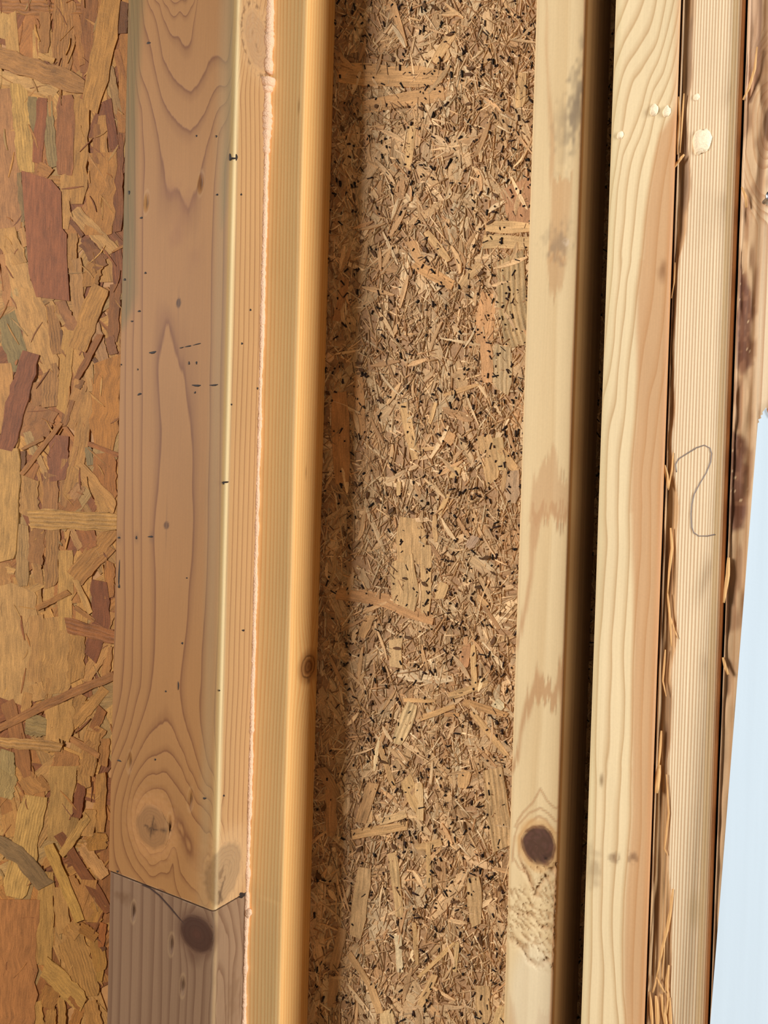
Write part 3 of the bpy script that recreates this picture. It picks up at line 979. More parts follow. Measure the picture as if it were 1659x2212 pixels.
# ------------------------------------------------------------------ stud with two-tone grain
FS4 = Face(S4X0, S4X1, Y_S4, Y_OSB)
s4_lines = [
    (0, r1((960, -60), (900, 200), (810, 350), (735, 480), (700, 620), (672, 800))),
    (1, r1((1000, 60), (950, 280), (880, 400), (800, 520), (755, 680), (720, 900), (690, 1060), (660, 1250))),
    (2, r1((1030, 150), (980, 330), (900, 530), (860, 680), (820, 800), (780, 900), (730, 1000), (700, 1200), (682, 1450), (672, 1660))),
    (3, r1((1050, 250), (990, 480), (920, 600), (870, 800), (810, 960), (770, 1150), (748, 1400), (745, 1660))),
    (4, r1((1062, 400), (1010, 560), (950, 700), (905, 900), (850, 1100), (820, 1300), (800, 1500), (790, 1660))),
    (3, r2((715, 0), (710, 200), (690, 350), (678, 560), (650, 750), (612, 900))),
    (4, r2((780, 0), (760, 150), (750, 350), (722, 550), (702, 750), (690, 950), (650, 1100), (632, 1350), (622, 1660))),
    (5, r2((822, 300), (800, 500), (775, 700), (760, 850), (745, 1050), (712, 1300), (702, 1660))),
    (6, r2((930, 250), (900, 450), (870, 600), (842, 800), (815, 1100), (790, 1400), (775, 1660))),
    (7, r2((985, 500), (950, 750), (900, 950), (880, 1200), (852, 1450), (850, 1660))),
    (8, r2((1010, 700), (975, 900), (940, 1200), (910, 1450), (912, 1660))),
    (4, r3((630, 0), (635, 200), (612, 500), (600, 700), (582, 900), (570, 1200), (560, 1500))),
    (5, r3((702, 0), (705, 250), (690, 500), (680, 650), (662, 850), (665, 1000), (652, 1250), (650, 1660))),
    (6, r3((778, 0), (775, 300), (762, 550), (750, 750), (738, 950), (748, 1200), (740, 1450), (728, 1660))),
    (7, r3((860, 0), (850, 250), (832, 450), (815, 700), (800, 1000), (795, 1300), (790, 1660))),
    (8, r3((912, 100), (910, 500), (885, 750), (870, 1000), (862, 1200), (852, 1450), (850, 1660))),
    (5, r4((660, 0), (655, 300), (642, 500), (640, 800), (632, 1000), (648, 1250), (640, 1600))),
    (6, r4((750, 0), (742, 250), (735, 500), (716, 700), (702, 900), (706, 1150), (720, 1350), (740, 1600))),
    (4, r4((602, 100), (592, 500), (576, 800), (574, 1200), (560, 1500))),
    (7, r4((812, 0), (815, 300), (800, 500), (775, 800), (766, 1100), (766, 1400), (785, 1600))),
    (8, r4((880, 0), (880, 400), (850, 800), (830, 1200), (825, 1600))),
]
s4_field = field(FS4, s4_lines, 45, 'fr')
s4_heart = r1((965, 860), (930, 1000), (900, 1200), (870, 1400), (850, 1660)) + r2((842, 30), (820, 250), (815, 500), (820, 800), (810, 1050), (785, 1300), (775, 1650)) + \
    r3((782, 30), (785, 250), (795, 500), (795, 900), (785, 1200), (785, 1650)) + r4((812, 30), (815, 300), (800, 500), (775, 800), (765, 1100), (765, 1400), (780, 1900)) + \
    r4((1100, 1900)) + r1((1150, 500), (1060, 700))


def paint_s4(s, z):
    w = FS4.w
    ph = s4_field(np.clip(s, -.002, w + .004), z) + np.where(s > w, (s - w) * 150, 0)
    T = Tint(len(s), (.78, .76, .86))
    m = poly_mask(np.minimum(s, w - .0005), z, [FS4.fr(*p) for p in s4_heart], .0018)
    T.add(rgb(214, 152, 92), .68 * m)
    T.add(rgb(206, 140, 78), .55 * smooth01((s - w + .004) / .004) * (z < CAM_Z + .30))
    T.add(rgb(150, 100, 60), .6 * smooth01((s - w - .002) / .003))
    # greenish sap streak along the left
    T.add(rgb(214, 196, 130), .35 * smooth01((.006 - s) / .006))
    c = FS4.fr(*r2((985, 100))[0])
    T.add(rgb(150, 100, 56), .7 * smooth01(1 - ellipse_r(s, z, c, .0035, .009) - .5 * (vnoise(s * 500, z * 300, 92) - .5)))
    c = FS4.fr(*r4((628, 95))[0])
    T.add(rgb(140, 104, 62), .75 * smooth01(1.1 - ellipse_r(s, z, c, .0015, .0050)))
    c = FS4.fr(*r4((575, 640))[0])
    T.add(rgb(160, 130, 90), .5 * smooth01(1.1 - ellipse_r(s, z, c, .005, .014) - .7 * (vnoise(s * 400, z * 300, 93) - .5)))
    for x in (690, 720, 810, 835):
        c = FS4.fr(*r4((x, 575))[0])
        T.add(rgb(130, 92, 60), .5 * smooth01(1.1 - ellipse_r(s, z, c, .002, .004) - 1.2 * (vnoise(s * 900, z * 900, 94) - .5)))
    return ph, T, 0.00015 * (vnoise(s * 400, z * 20, 95) - .5)


MAT_S4 = wood_material('stud_wood_two_tone', rgb(231, 205, 161), rgb(198, 162, 116),
                       ring=((0, 0), (.5, .05), (.80, .6), (.92, 1.0), (1, 0)), wob=.12, fiber=.06, bump=.12)
s4 = link('wall_stud', stud_mesh('wall_stud', FS4, paint_s4, r=(.0012, .0022)), None, MAT_S4)
tag(s4, 'wall stud with pale left half and orange right half, right of the dark gap', 'wall stud')

# ------------------------------------------------------------------ fine-grained stud with ragged edge
FS5 = Face(S5X0, S5X1, Y_S5, Y_OSB)
WANE = [(0, 20), (150, 24), (330, 26), (430, 30), (500, 24), (560, 10), (760, 8), (960, 10), (1050, 22), (1120, 26), (1300, 30), (1500, 26), (1640, 28), (1780, 38), (1980, 46), (2212, 52), (2500, 52)]
WZ = np.array([FS5.fr(1440, y)[1] for y, _ in WANE])[::-1]
WW = np.array([w_ * 0.000235 for _, w_ in WANE])[::-1]


def paint_s5(s, z):
    w = FS5.w
    ph = s * (21 / w) + .9 * (vnoise(s * 160, z * 7, 101) - .5) + .9 * (vnoise(s * 20, z * 2, 102) - .5)
    T = Tint(len(s))
    wn = np.interp(z, WZ, WW) + .0022 * (vnoise(z * 60, z * 0 + 1, 103) - .5) + .0030 * (vnoise(z * 16, z * 0 + 2, 104) - .5)
    m = smooth01((wn - s) / .0007 + .5)
    rough = vnoise(s * 900, z * 45, 105)
    T.add(rgb(196, 150, 98), .75 * m)
    T.add(rgb(136, 98, 66), .7 * m * smooth01((rough - .45) / .3))
    T.add(rgb(112, 80, 56), .6 * m * smooth01((vnoise(s * 200, z * 30, 106) - .5) / .2))
    low = smooth01((z - (CAM_Z + .10)) / .1)
    T.add(rgb(190, 160, 128), .5 * m * low)
    disp = m * (.0005 + .0012 * rough + .0012 * vnoise(s * 300, z * 22, 107)) * np.clip((wn + .002 - s) / .004, .35, 1.2) * np.clip((s + .0004) / .0016, .12, 1)
    # orange right arris and darker side
    T.add(rgb(214, 150, 92), .6 * smooth01((s - w + .0030) / .002))
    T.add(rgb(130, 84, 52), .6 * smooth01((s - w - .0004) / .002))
    T.add(rgb(214, 176, 118), .5 * smooth01((s - w + .0062) / .001) * smooth01((w - .0025 - s) / .001))
    # dull patch low down
    c = FS5.fr(*r4((1205, 900))[0])
    T.add(rgb(196, 166, 120), .5 * smooth01(1.2 - ellipse_r(s, z, c, .004, .012)))
    disp = disp + .00025 * (vnoise(s * 1200, z * 10, 108) - .5)
    return ph, T, disp


MAT_S5 = wood_material('stud_wood_fine_grain', rgb(240, 216, 178), rgb(200, 160, 120),
                       ring=((0, 0), (.35, .1), (.66, .9), (.82, 1.0), (1, 0)), wob=.30, fiber=.06, bump=.25)
MAT_SPLINT = wood_material('splinter_wood', rgb(226, 176, 114), rgb(190, 136, 82), fiber=.15)
s5 = empty('wall_stud', ((S5X0 + S5X1) / 2, (Y_S5 + Y_OSB) / 2, 0),
           'fine straight-grained wall stud with ragged torn left edge and pencilled figure two', 'wall stud')
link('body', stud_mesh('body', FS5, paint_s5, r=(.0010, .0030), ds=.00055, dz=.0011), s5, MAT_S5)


def splinter(pts, wpx, lift, parent, name='splinter', mat=MAT_SPLINT, F=FS5, deep=0.0):
    P3 = []
    n = len(pts)
    for i, (px, py) in enumerate(pts):
        u = i / (n - 1)
        P3.append(on_y(px, py, F.Yf + deep - .0004 - lift * u * u))
    R = [wpx * K2 * .5 * 0.00026 * (0.45 + .75 * math.sin(math.pi * min(.95, .12 + i / n))) for i in range(n)]
    o = ribbon(name, P3, R, parent, mat, 5, .45)
    me = o.data
    fattr(me, 'phase', [v.co.x * 900 for v in me.vertices])
    cattr(me, 'tint', np.zeros((len(me.vertices), 4)))
    cattr(me, 'gain', np.ones((len(me.vertices), 4)))
    return o


for pts, wd, lf in (
        (r1((1045, 1090), (1075, 1050), (1105, 1010), (1122, 990)), 16, .0010),
        (r1((1085, 620), (1090, 760), (1080, 900), (1078, 990)), 12, .0006),
        (r1((1120, 600), (1105, 800), (1095, 980)), 10, .0006),
        (r2((995, 1350), (1010, 1420), (1020, 1500)), 18, .0012),
        (r2((1052, 1270), (1042, 1380), (1020, 1510)), 9, .0008),
        (r2((1062, 50), (1055, 180), (1040, 280)), 8, .0006),
        (r3((1035, 120), (1042, 250), (1025, 400), (1015, 540)), 14, .0008),
        (r3((1015, 540), (1030, 700), (1040, 880)), 12, .0006),
        (r3((1020, 650), (1060, 780), (1080, 830)), 8, .0004),
        (r3((1000, 900), (985, 1100), (1005, 1200)), 10, .0006),
        (r3((975, 1420), (965, 1560), (955, 1660)), 14, .0008),
        (r4((985, 0), (975, 90), (968, 175)), 28, .0016),
        (r4((1035, 560), (1020, 520), (1045, 300), (1030, 60)), 10, .0006),
        (r4((1070, 770), (1055, 900), (1035, 1010), (1005, 1130), (985, 1230), (970, 1310)), 16, .0020),
        (r4((970, 1310), (990, 1360), (1018, 1410)), 12, .0016),
        (r4((970, 1310), (958, 1370), (945, 1410)), 10, .0010),
        (r4((1020, 1030), (1012, 1180), (1000, 1330)), 8, .0008),
        (r4((1045, 1240), (1030, 1350), (1040, 1450), (1030, 1540)), 14, .0010),
        (r4((925, 1405), (935, 1500), (945, 1640)), 16, .0010),
        (r4((965, 1430), (972, 1520), (975, 1660)), 22, .0008),
        (r4((1000, 1420), (1012, 1520), (1035, 1660)), 22, .0010),
        (r4((1050, 1440), (1052, 1540), (1060, 1660)), 16, .0008)):
    splinter(resample(pts, 12), wd, lf, s5)
MAT_PENCIL = plain('pencil_line', rgb(140, 124, 114), .5)
pm = r2((1072, 1395), (1066, 1345), (1085, 1310), (1140, 1275), (1200, 1238), (1250, 1222), (1285, 1240), (1297, 1275), (1290, 1330), (1262, 1400), (1220, 1470), (1185, 1535), (1170, 1600), (1165, 1662)) + \
    r3((1166, 60), (1170, 115), (1182, 150), (1215, 172), (1270, 172), (1318, 162))
pm = resample(pm, 7)
ribbon('pencil_mark', [on_y(a, b, Y_S5 - .0001) for a, b in pm], [.00031] * len(pm), s5, MAT_PENCIL, 5, .5)['label'] = 'grey pencilled figure 2'

# ------------------------------------------------------------------ bark-edged stud
FS6 = Face(S6X0, S6X1, Y_S6, Y_OSB)
KS6 = FS6.fr(1676, 262)
bark = r2((1480, 60), (1560, 240), (1565, 420), (1552, 600), (1555, 700), (1490, 760), (1460, 720), (1450, 400))
bark2 = r2((1420, 1140), (1475, 1150), (1510, 1190), (1525, 1250), (1500, 1320), (1525, 1360), (1525, 1500), (1512, 1662)) + r3((1512, 30), (1490, 120), (1430, 150), (1400, 60), (1400, -5))


def paint_s6(s, z):
    ph = s * 260 + 1.2 * (vnoise(s * 60, z * 5, 111) - .5)
    e = ellipse_r(s, z, KS6, .0055, .012)
    near = smooth01((4.2 - e) / 2.5)
    ph = ph * (1 - near) + near * (e * 3.2 + .8 * (vnoise(s * 150, z * 60, 112) - .5))
    T = Tint(len(s))
    band = .0105 + .002 * (vnoise(z * 18, z * 0, 113) - .5)
    wn = smooth01((band - s) / .002 + .5)
    up = smooth01((z - (CAM_Z + .22)) / .05)
    T.add(rgb(196, 150, 104), .65 * wn)
    n1 = vnoise(s * 350, z * 90, 114)
    T.add(rgb(150, 104, 70), .6 * wn * (1 - up) * smooth01((n1 - .45) / .25))
    for P in (bark, bark2):
        m = poly_mask(s + .0016 * (vnoise(s * 400, z * 200, 115) - .5), z, [FS6.fr(*p) for p in P], .0016)
        T.add(rgb(112, 66, 46), .9 * m)
        T.add(rgb(160, 112, 80), .55 * m * smooth01((vnoise(s * 700, z * 350, 116) - .6) / .2))
        T.add(rgb(232, 196, 150), .8 * m * (vnoise(s * 900, z * 700, 117) > .90))
    # pinkish planed strip and curved crack at the top
    q = [FS6.fr(*p) for p in r1((1520, -80), (1612, -80), (1608, 120), (1590, 420), (1550, 600), (1495, 630), (1500, 500), (1520, 200))]
    T.add(rgb(206, 166, 134), .7 * poly_mask(s, z, q, .0012))
    T.add(rgb(126, 88, 64), .75 * line_mask(s, z, [FS6.fr(*p) for p in r1((1614, -80), (1612, 120), (1596, 400), (1575, 560), (1545, 640))], .0011))
    T.add(rgb(60, 40, 30), .95 * smooth01((1.0 - e) / .15))
    T.add(rgb(150, 104, 70), .5 * smooth01((1.5 - e) / .4))
    disp = wn * (1 - .7 * up) * (.0006 + .0020 * n1 + .0012 * vnoise(s * 120, z * 12, 118)) * .8
    disp = (disp + .0009 * poly_mask(s, z, q, .0012)) * np.clip((s + .0004) / .0016, .12, 1)
    return ph, T, disp


MAT_S6 = wood_material('stud_wood_bark_edge', rgb(234, 206, 168), rgb(200, 158, 120),
                       ring=((0, 0), (.45, .15), (.8, .9), (.92, 1.0), (1, 0)), wob=.30, fiber=.08, bump=.2)
s6 = empty('wall_stud', ((S6X0 + S6X1) / 2, (Y_S6 + Y_OSB) / 2, 0),
           'bark-edged wall stud at the right margin, partly behind the white sheet', 'wall stud')
link('body', stud_mesh('body', FS6, paint_s6, r=(.0012, .003), ds=.0006, dz=.0011), s6, MAT_S6)
for pts, wd, lf in ((r3((1405, 310), (1400, 420), (1385, 520), (1375, 600)), 20, .0012),
                    (r3((1370, 950), (1385, 1010), (1405, 1060)), 18, .0008),
                    (r1((1500, 640), (1540, 560), (1575, 440), (1590, 300)), 14, .0006),
                    (r1((1490, 1200), (1515, 1260), (1520, 1330)), 14, .0006)):
    splinter(resample(pts, 12), wd, lf, s6, F=FS6, deep=.0004)
tn = NT('zinc_nail')
tn.b.inputs['Base Color'].default_value = (.45, .46, .48, 1)
tn.b.inputs['Metallic'].default_value = 1.0
tn.b.inputs['Roughness'].default_value = .35
pa = on_y(1651, 437, Y_S6 - .001); pb = on_y(1664, 425, Y_S6 - .006)
nl = ribbon('nail', [pa, pa * .5 + pb * .5, pb, pb + (pb - pa) * .06, pb + (pb - pa) * .2], [.0011, .0011, .0011, .0026, .0026], s6, tn.m, 10)
nl['label'] = 'bent bright nail near the knot'

# foam crumbs on the studs
for (pt, F, size, sq, lab, sd) in (
        (r1((1238, 905))[0], FS5, .0048, (.9, .5, 1.35), 'large cream foam blob on the fine-grained stud', 5),
        (r1((930, 705))[0], FS4, .0022, (.9, .6, 1.2), 'left one of two cream foam crumbs on the two-tone stud', 6),
        (r1((1012, 718))[0], FS4, .0022, (.9, .6, 1.3), 'right one of two cream foam crumbs on the two-tone stud', 7),
        (r1((712, 868))[0], FS4, .0017, (.9, .6, 1.2), 'small foam crumb on the left edge of the two-tone stud', 8),
        (r1((1200, 625))[0], FS5, .0014, (1.0, .5, 1.2), 'tiny foam fleck above the large blob on the fine-grained stud', 9)):
    p = on_y(pt[0], pt[1], F.Yf)
    tag(blob('foam_crumb', p, size, bpy.data.materials.get('cream_foam') or plain('cream_foam', rgb(255, 232, 196), .8, 700, .08, .8, .001), sd, sq), lab, 'foam')

# ------------------------------------------------------------------ strand boards
MAT_STRAND = strand_material('osb_strand')
MAT_BOARD = plain('osb_core', rgb(176, 124, 70), .7, 120, .25, .6, .001)
MAT_BOARD2 = plain('osb_fines_core', rgb(178, 138, 98), .7, 500, .35, .9, .001)


def strand_geo(pts, wpx, Y, h, color, rib, rng, thick=0.0005, taper=None, ragged=.30, rows=7, calm=.22, hue=(1, 1, 1), mean=(178, 126, 72)):
    """thin wood strand along a pixel polyline on the plane Y; returns V, F, col, guv"""
    P = np.array(pts, float)
    seg = np.r_[0, np.cumsum(np.hypot(*np.diff(P, axis=0).T))]
    u = np.linspace(0, seg[-1], rows)
    C = np.c_[np.interp(u, seg, P[:, 0]), np.interp(u, seg, P[:, 1])]
    D = np.gradient(C, axis=0); D /= np.linalg.norm(D, axis=1)[:, None] + 1e-9
    N = np.c_[-D[:, 1], D[:, 0]]
    mean = np.array(rgb(*mean))
    color = tuple((np.array(color) * (1 - calm) + mean * calm) * np.array(hue))
    V, Fc, G = [], [], []
    off = rng.rand(2) * 3.0
    tilt = (rng.rand() - .5) * 0.0004
    lift = (rng.rand() - .3) * 0.0004
    eL, eR = (rng.rand(2) - .5) * wpx * .5
    eL2, eR2 = (rng.rand(2) - .5) * wpx * .5
    Lm = 0.0
    for i in range(rows):
        k = 1.0
        if taper: k = np.interp(i / (rows - 1), [0, .15, .85, 1], taper)
        a = wpx * .5 * k * (1 + ragged * (rng.rand() - .5))
        b = wpx * .5 * k * (1 + ragged * (rng.rand() - .5))
        sl = sr = 0.0
        if i == 0: sl, sr = eL, eR
        if i == rows - 1: sl, sr = eL2, eR2
        f = i / (rows - 1)
        hh = h + lift * abs(f - .5) * 2
        pl = on_y(*(C[i] + N[i] * a + D[i] * sl), Y - hh - tilt)
        pr = on_y(*(C[i] - N[i] * b + D[i] * sr), Y - hh + tilt)
        bl = pl.copy(); bl[1] = Y + .0004
        br = pr.copy(); br[1] = Y + .0004
        V += [bl, pl, pr, br]
        wm = np.linalg.norm(pl - pr)
        if i: Lm += np.linalg.norm((pl + pr) / 2 - prev)
        prev = (pl + pr) / 2
        for x in (-.5, -.5, .5, .5): G.append((off[0] + x * wm, off[1] + Lm, 0))
    for i in range(rows - 1):
        o = i * 4
        for j in range(3): Fc.append((o + j, o + j + 1, o + 5 + j, o + 4 + j))
    Fc.append((0, 3, 2, 1)); o = (rows - 1) * 4
    Fc.append((o, o + 1, o + 2, o + 3))
    Cc = [tuple(color) + (rib,)] * len(V)
    return V, Fc, Cc, G


def strand_obj(name, geos, parent, mat, kind=None):
    V, Fc, Cc, G = [], [], [], []
    for (v, f, c, g) in geos:
        o = len(V)
        V += v; Fc += [tuple(i + o for i in q) for q in f]; Cc += c; G += g
    me = mesh_of(name, V, Fc)
    cattr(me, 'scol', Cc)
    a = me.attributes.new('guv', 'FLOAT_VECTOR', 'POINT')
    a.data.foreach_set('vector', np.array(G, np.float32).ravel())
    ob = link(name, me, parent, mat)
    if kind: ob['kind'] = kind
    return ob


def board(name, X0, X1, Yf, Yb, mat, parent=None, z1=Z_TOP):
    V = [(x, y, z) for z in (0, z1) for x, y in ((X0, Yf), (X1, Yf), (X1, Yb), (X0, Yb))]
    return link(name, mesh_of(name, V, [(3, 2, 1, 0), (4, 5, 6, 7), (0, 1, 5, 4), (1, 2, 6, 5), (2, 3, 7, 6), (3, 0, 4, 7)]), parent, mat)


# ---- coarse board on the left
Y_L = Y_S2 + 0.0027
LX0, LX1 = BX0 - 0.75, BX0 + 0.030
left = empty('strand_board', ((LX0 + LX1) / 2, Y_L + .006, 0), 'coarse golden strand board with large wood flakes, left of the jointed post', 'wood panel')
board('panel', LX0, LX1, Y_L + .0002, Y_L + .0122, MAT_BOARD, left)
rng = np.random.RandomState(7)
HUE_L = (.78, .71, .58)
PAL = [(200, 150, 84), (190, 136, 72), (178, 122, 64), (206, 160, 96), (168, 110, 58), (186, 142, 86), (150, 94, 50), (196, 146, 80), (136, 78, 44), (170, 140, 92)]


def rnd_color(rng, dark=.12):
    c = PAL[rng.randint(len(PAL))] if rng.rand() > dark else (122, 66, 38)
    j = 1 + .14 * (rng.rand() - .5)
    return rgb(*[min(255, x * j) for x in c])


geos = []
for i in range(1500):                        # underlying layer, also beyond the frame
    cx, cy = rng.uniform(-900, 290), rng.uniform(-700, 2900)
    L, w_ = rng.uniform(90, 260), rng.uniform(18, 60)
    a = rng.normal(math.pi / 2, .75)
    d = np.array((math.cos(a), math.sin(a))) * L / 2
    if cx + abs(d[0]) > 285: cx = 285 - abs(d[0])
    geos.append(strand_geo([(cx - d[0], cy - d[1]), (cx + d[0], cy + d[1])], w_, Y_L, .0001 + .0007 * i / 1500, rnd_color(rng), float(rng.rand() < .3) * rng.uniform(.4, 1), rng, rows=4, hue=HUE_L))
strand_obj('flake_layer', geos, left, MAT_STRAND, 'stuff')

KA = 290 / 1146.0
LS = []                                      # (crop offset y, points, width, colour, rib)
_A = [((( 30, 90), (30, 340)), 130, (196, 156, 96), 0), (((-60, 55), (425, 68)), 135, (168, 112, 62), 1), (((385, 120), (372, 440)), 100, (166, 116, 64), .3),
      (((560, -40), (530, 570)), 185, (184, 130, 74), 1), (((765, -40), (735, 600)), 150, (146, 92, 50), .3), (((650, 120), (700, 560)), 60, (180, 122, 64), 0),
      (((-40, 640), (490, 790)), 110, (204, 162, 104), 0), (((280, 840), (310, 1120)), 100, (130, 116, 76), 0), (((400, 880), (450, 1420)), 95, (152, 134, 92), .8),
      (((40, 780), (95, 1940)), 220, (172, 122, 80), .25), (((120, 1500), (170, 1900)), 120, (124, 104, 68), 0), (((430, 820), (440, 1000)), 50, (190, 140, 80), 0),
      (((560, 790), (550, 1490)), 150, (156, 98, 60), 0), (((160, 735), (225, 1470)), 145, (208, 166, 94), 1), (((365, 815), (345, 1050), (310, 1390)), 90, (146, 80, 48), 0),
      (((1060, 280), (1040, 1120)), 80, (172, 116, 58), 0), (((930, 560), (1010, 980)), 70, (166, 132, 88), .3), (((1050, 20), (1045, 270)), 90, (86, 48, 26), 0),
      (((990, 420), (1060, 700)), 60, (160, 104, 54), 0), (((870, 980), (885, 1370)), 75, (188, 136, 72), 0), (((905, 850), (980, 1280)), 85, (116, 56, 32), 0),
      (((825, 1060), (820, 1390)), 60, (146, 94, 48), 0), (((690, 840), (655, 1760)), 150, (190, 140, 74), .3), (((1000, 1150), (1000, 1960)), 100, (124, 68, 34), 0),
      (((880, 1350), (840, 2050)), 240, (186, 130, 64), .2), (((560, 1480), (550, 1960)), 90, (200, 150, 86), 0), (((330, 1420), (430, 1480)), 90, (170, 116, 60), 0),
      (((640, 1150), (905, 1590)), 42, (184, 134, 78), 0), (((610, 1780), (960, 2140)), 120, (206, 160, 100), .5), (((600, 1880), (700, 2010)), 40, (112, 62, 30), 0), (((720, 2070), (880, 2230)), 110, (118, 68, 32), 0),
      (((620, 2000), (600, 2300)), 90, (178, 130, 70), 0), (((30, 1960), (160, 2240)), 170, (190, 144, 84), 0), (((180, 1950), (220, 2100)), 60, (190, 140, 84), 0)]
_A_top = [(((-40, 470), (730, 740)), 170, (172, 124, 72), .35), (((955, -60), (900, 330), (770, 940)), 185, (198, 146, 78), .35),
          (((320, 470), (460, 520)), 50, (206, 158, 92), 0)]
_B = [(((60, 20), (90, 420)), 130, (180, 126, 76), 0), (((120, 0), (330, 860)), 190, (202, 156, 96), 0), (((90, 220), (140, 430)), 80, (190, 158, 106), .9),
      (((640, 40), (680, 610)), 110, (182, 136, 84), 0), (((440, 430), (500, 860)), 110, (176, 126, 72), 1), (((250, 280), (430, 970)), 170, (204, 156, 94), .2),
      (((430, 930), (420, 1320)), 140, (178, 130, 78), 1), (((60, 520), (180, 1010)), 190, (132, 122, 82), .5), (((20, 960), (60, 1500)), 150, (190, 140, 82), 0),
      (((780, -30), (870, 110)), 120, (134, 84, 44), 0), (((820, 60), (760, 260)), 140, (178, 126, 60), .4), (((985, 240), (960, 730)), 95, (140, 88, 46), 0), (((930, 700), (970, 860)), 80, (132, 84, 56), 0),
      (((500, 400), (630, 650)), 105, (160, 108, 68), 0), (((520, 640), (535, 850)), 26, (96, 60, 30), 0), (((595, 640), (560, 1000), (525, 1340)), 105, (202, 154, 84), 0),
      (((430, 390), (545, 600)), 32, (204, 158, 96), 0), (((800, 600), (900, 960)), 100, (184, 140, 100), .3), (((760, 900), (800, 1150)), 100, (198, 152, 94), 0), (((800, 890), (870, 980)), 36, (92, 56, 30), 0),
      (((350, 1340), (260, 1520)), 280, (156, 106, 64), 0), (((300, 1100), (330, 1300)), 100, (160, 112, 66), 0), (((930, 880), (880, 1620)), 240, (192, 130, 58), .15),
      (((870, 1380), (900, 1560)), 170, (176, 112, 48), 0), (((890, 1700), (900, 2120)), 200, (170, 108, 48), 0), (((500, 1560), (490, 1930)), 170, (136, 80, 58), 0), (((640, 1640), (600, 1800)), 60, (180, 130, 76), 0),
      (((250, 1900), (245, 2230)), 160, (180, 136, 80), .3), (((430, 1860), (425, 2180)), 130, (170, 120, 74), .4), (((560, 1750), (540, 2150)), 70, (176, 126, 74), .5), (((750, 1640), (770, 1800)), 60, (134, 124, 92), 0),
      (((700, 1050), (585, 1470)), 120, (184, 134, 76), 0), (((610, 1230), (540, 1460)), 62, (140, 92, 48), 0), (((755, 1180), (690, 1600), (575, 2090)), 125, (192, 142, 80), .35),
      (((230, 1520), (310, 1720)), 75, (176, 146, 100), .6), (((200, 1680), (190, 1830)), 40, (90, 56, 32), 0), (((330, 1720), (400, 1900)), 50, (196, 152, 96), 0), (((640, 1790), (980, 2170)), 120, (198, 148, 86), 0),
      (((700, 1960), (620, 2080)), 90, (190, 142, 96), .6), (((850, 2060), (900, 2200)), 110, (196, 148, 84), 0), (((660, 1140), (700, 1060)), 60, (130, 86, 42), 0)]
_B_top = [(((860, 270), (650, 830)), 165, (198, 146, 78), .4), (((855, 680), (655, 1060)), 58, (146, 90, 42), .2), (((255, 850), (160, 1200), (50, 1650)), 170, (126, 68, 48), .6),
          (((75, 1670), (60, 2300), (30, 2630)), 190, (196, 154, 92), .3), (((515, 1440), (175, 1885)), 42, (176, 120, 66), 0), (((745, 1610), (1010, 1715)), 40, (164, 98, 42), 0), (((370, 1570), (190, 1660)), 30, (150, 104, 56), 0)]
_C = [(((30, 480), (30, 640)), 130, (176, 128, 74), .3), (((-30, 510), (135, 530)), 60, (200, 156, 96), 0), (((190, 120), (190, 660)), 110, (180, 144, 94), 1), (((320, 140), (300, 460)), 130, (156, 108, 62), 0),
      (((300, 440), (340, 640)), 80, (176, 130, 76), .4), (((455, 140), (430, 660)), 120, (176, 130, 78), 1), (((700, 160), (760, 350)), 170, (160, 98, 52), 0), (((600, 160), (680, 330)), 60, (190, 144, 92), 0),
      (((960, 180), (640, 560)), 150, (184, 132, 70), .5), (((930, 330), (640, 640)), 100, (176, 122, 62), .5), (((940, 450), (930, 760)), 80, (174, 114, 54), 0), (((150, 650), (120, 1620)), 330, (196, 154, 98), .15),
      (((560, 340), (555, 1010)), 130, (206, 160, 92), .2), (((420, 620), (410, 800)), 90, (200, 154, 90), 0), (((640, 840), (800, 950)), 40, (170, 116, 58), .3), (((840, 620), (870, 960), (770, 1270)), 150, (118, 58, 32), 0), (((960, 880), (900, 1040)), 60, (176, 126, 70), 0),
      (((485, 900), (440, 1580)), 300, (194, 148, 88), .2), (((310, 910), (290, 1490)), 120, (190, 144, 88), .2), (((660, 1060), (640, 1480)), 140, (186, 138, 76), .6), (((910, 1140), (715, 1470)), 110, (198, 146, 86), 0), (((930, 1180), (900, 1420)), 70, (180, 126, 70), 0),
      (((640, 600), (775, 890)), 50, (206, 160, 98), 0), (((300, 1480), (330, 1620)), 130, (196, 150, 92), .3), (((420, 1450), (400, 1750)), 60, (190, 142, 84), 0), (((240, 1560), (210, 1780)), 80, (186, 138, 80), 0),
      (((60, 1640), (135, 1880), (230, 2280)), 125, (146, 94, 52), 0), (((210, 1830), (390, 1870)), 170, (154, 134, 88), .4), (((440, 1680), (450, 2050)), 120, (206, 158, 94), 0), (((560, 1640), (540, 1980)), 150, (192, 146, 84), 0),
      (((700, 1580), (620, 1800)), 100, (182, 134, 74), .2), (((890, 1540), (610, 1870)), 90, (190, 140, 78), 0), (((880, 1860), (760, 2020)), 110, (178, 126, 68), .4), (((880, 1700), (790, 1890)), 88, (146, 90, 42), 0),
      (((790, 1930), (740, 2260)), 140, (184, 134, 74), .8), (((900, 1950), (880, 2200)), 80, (170, 116, 60), .6), (((570, 2070), (540, 2330)), 210, (172, 118, 66), .2), (((60, 2070), (60, 2300)), 130, (160, 142, 96), .6)]
_C_top = [(((235, 78), (1020, 112)), 165, (206, 160, 94), 1), (((560, 985), (990, 1100)), 120, (158, 96, 48), .7), (((590, 705), (305, 850)), 50, (170, 118, 62), 0),
          (((970, 1420), (520, 1610), (250, 1740), (-40, 1890)), 75, (156, 104, 58), .2), (((-40, 1985), (530, 2035)), 90, (192, 146, 88), 1), (((595, 1955), (850, 2110)), 55, (170, 116, 64), .3)]
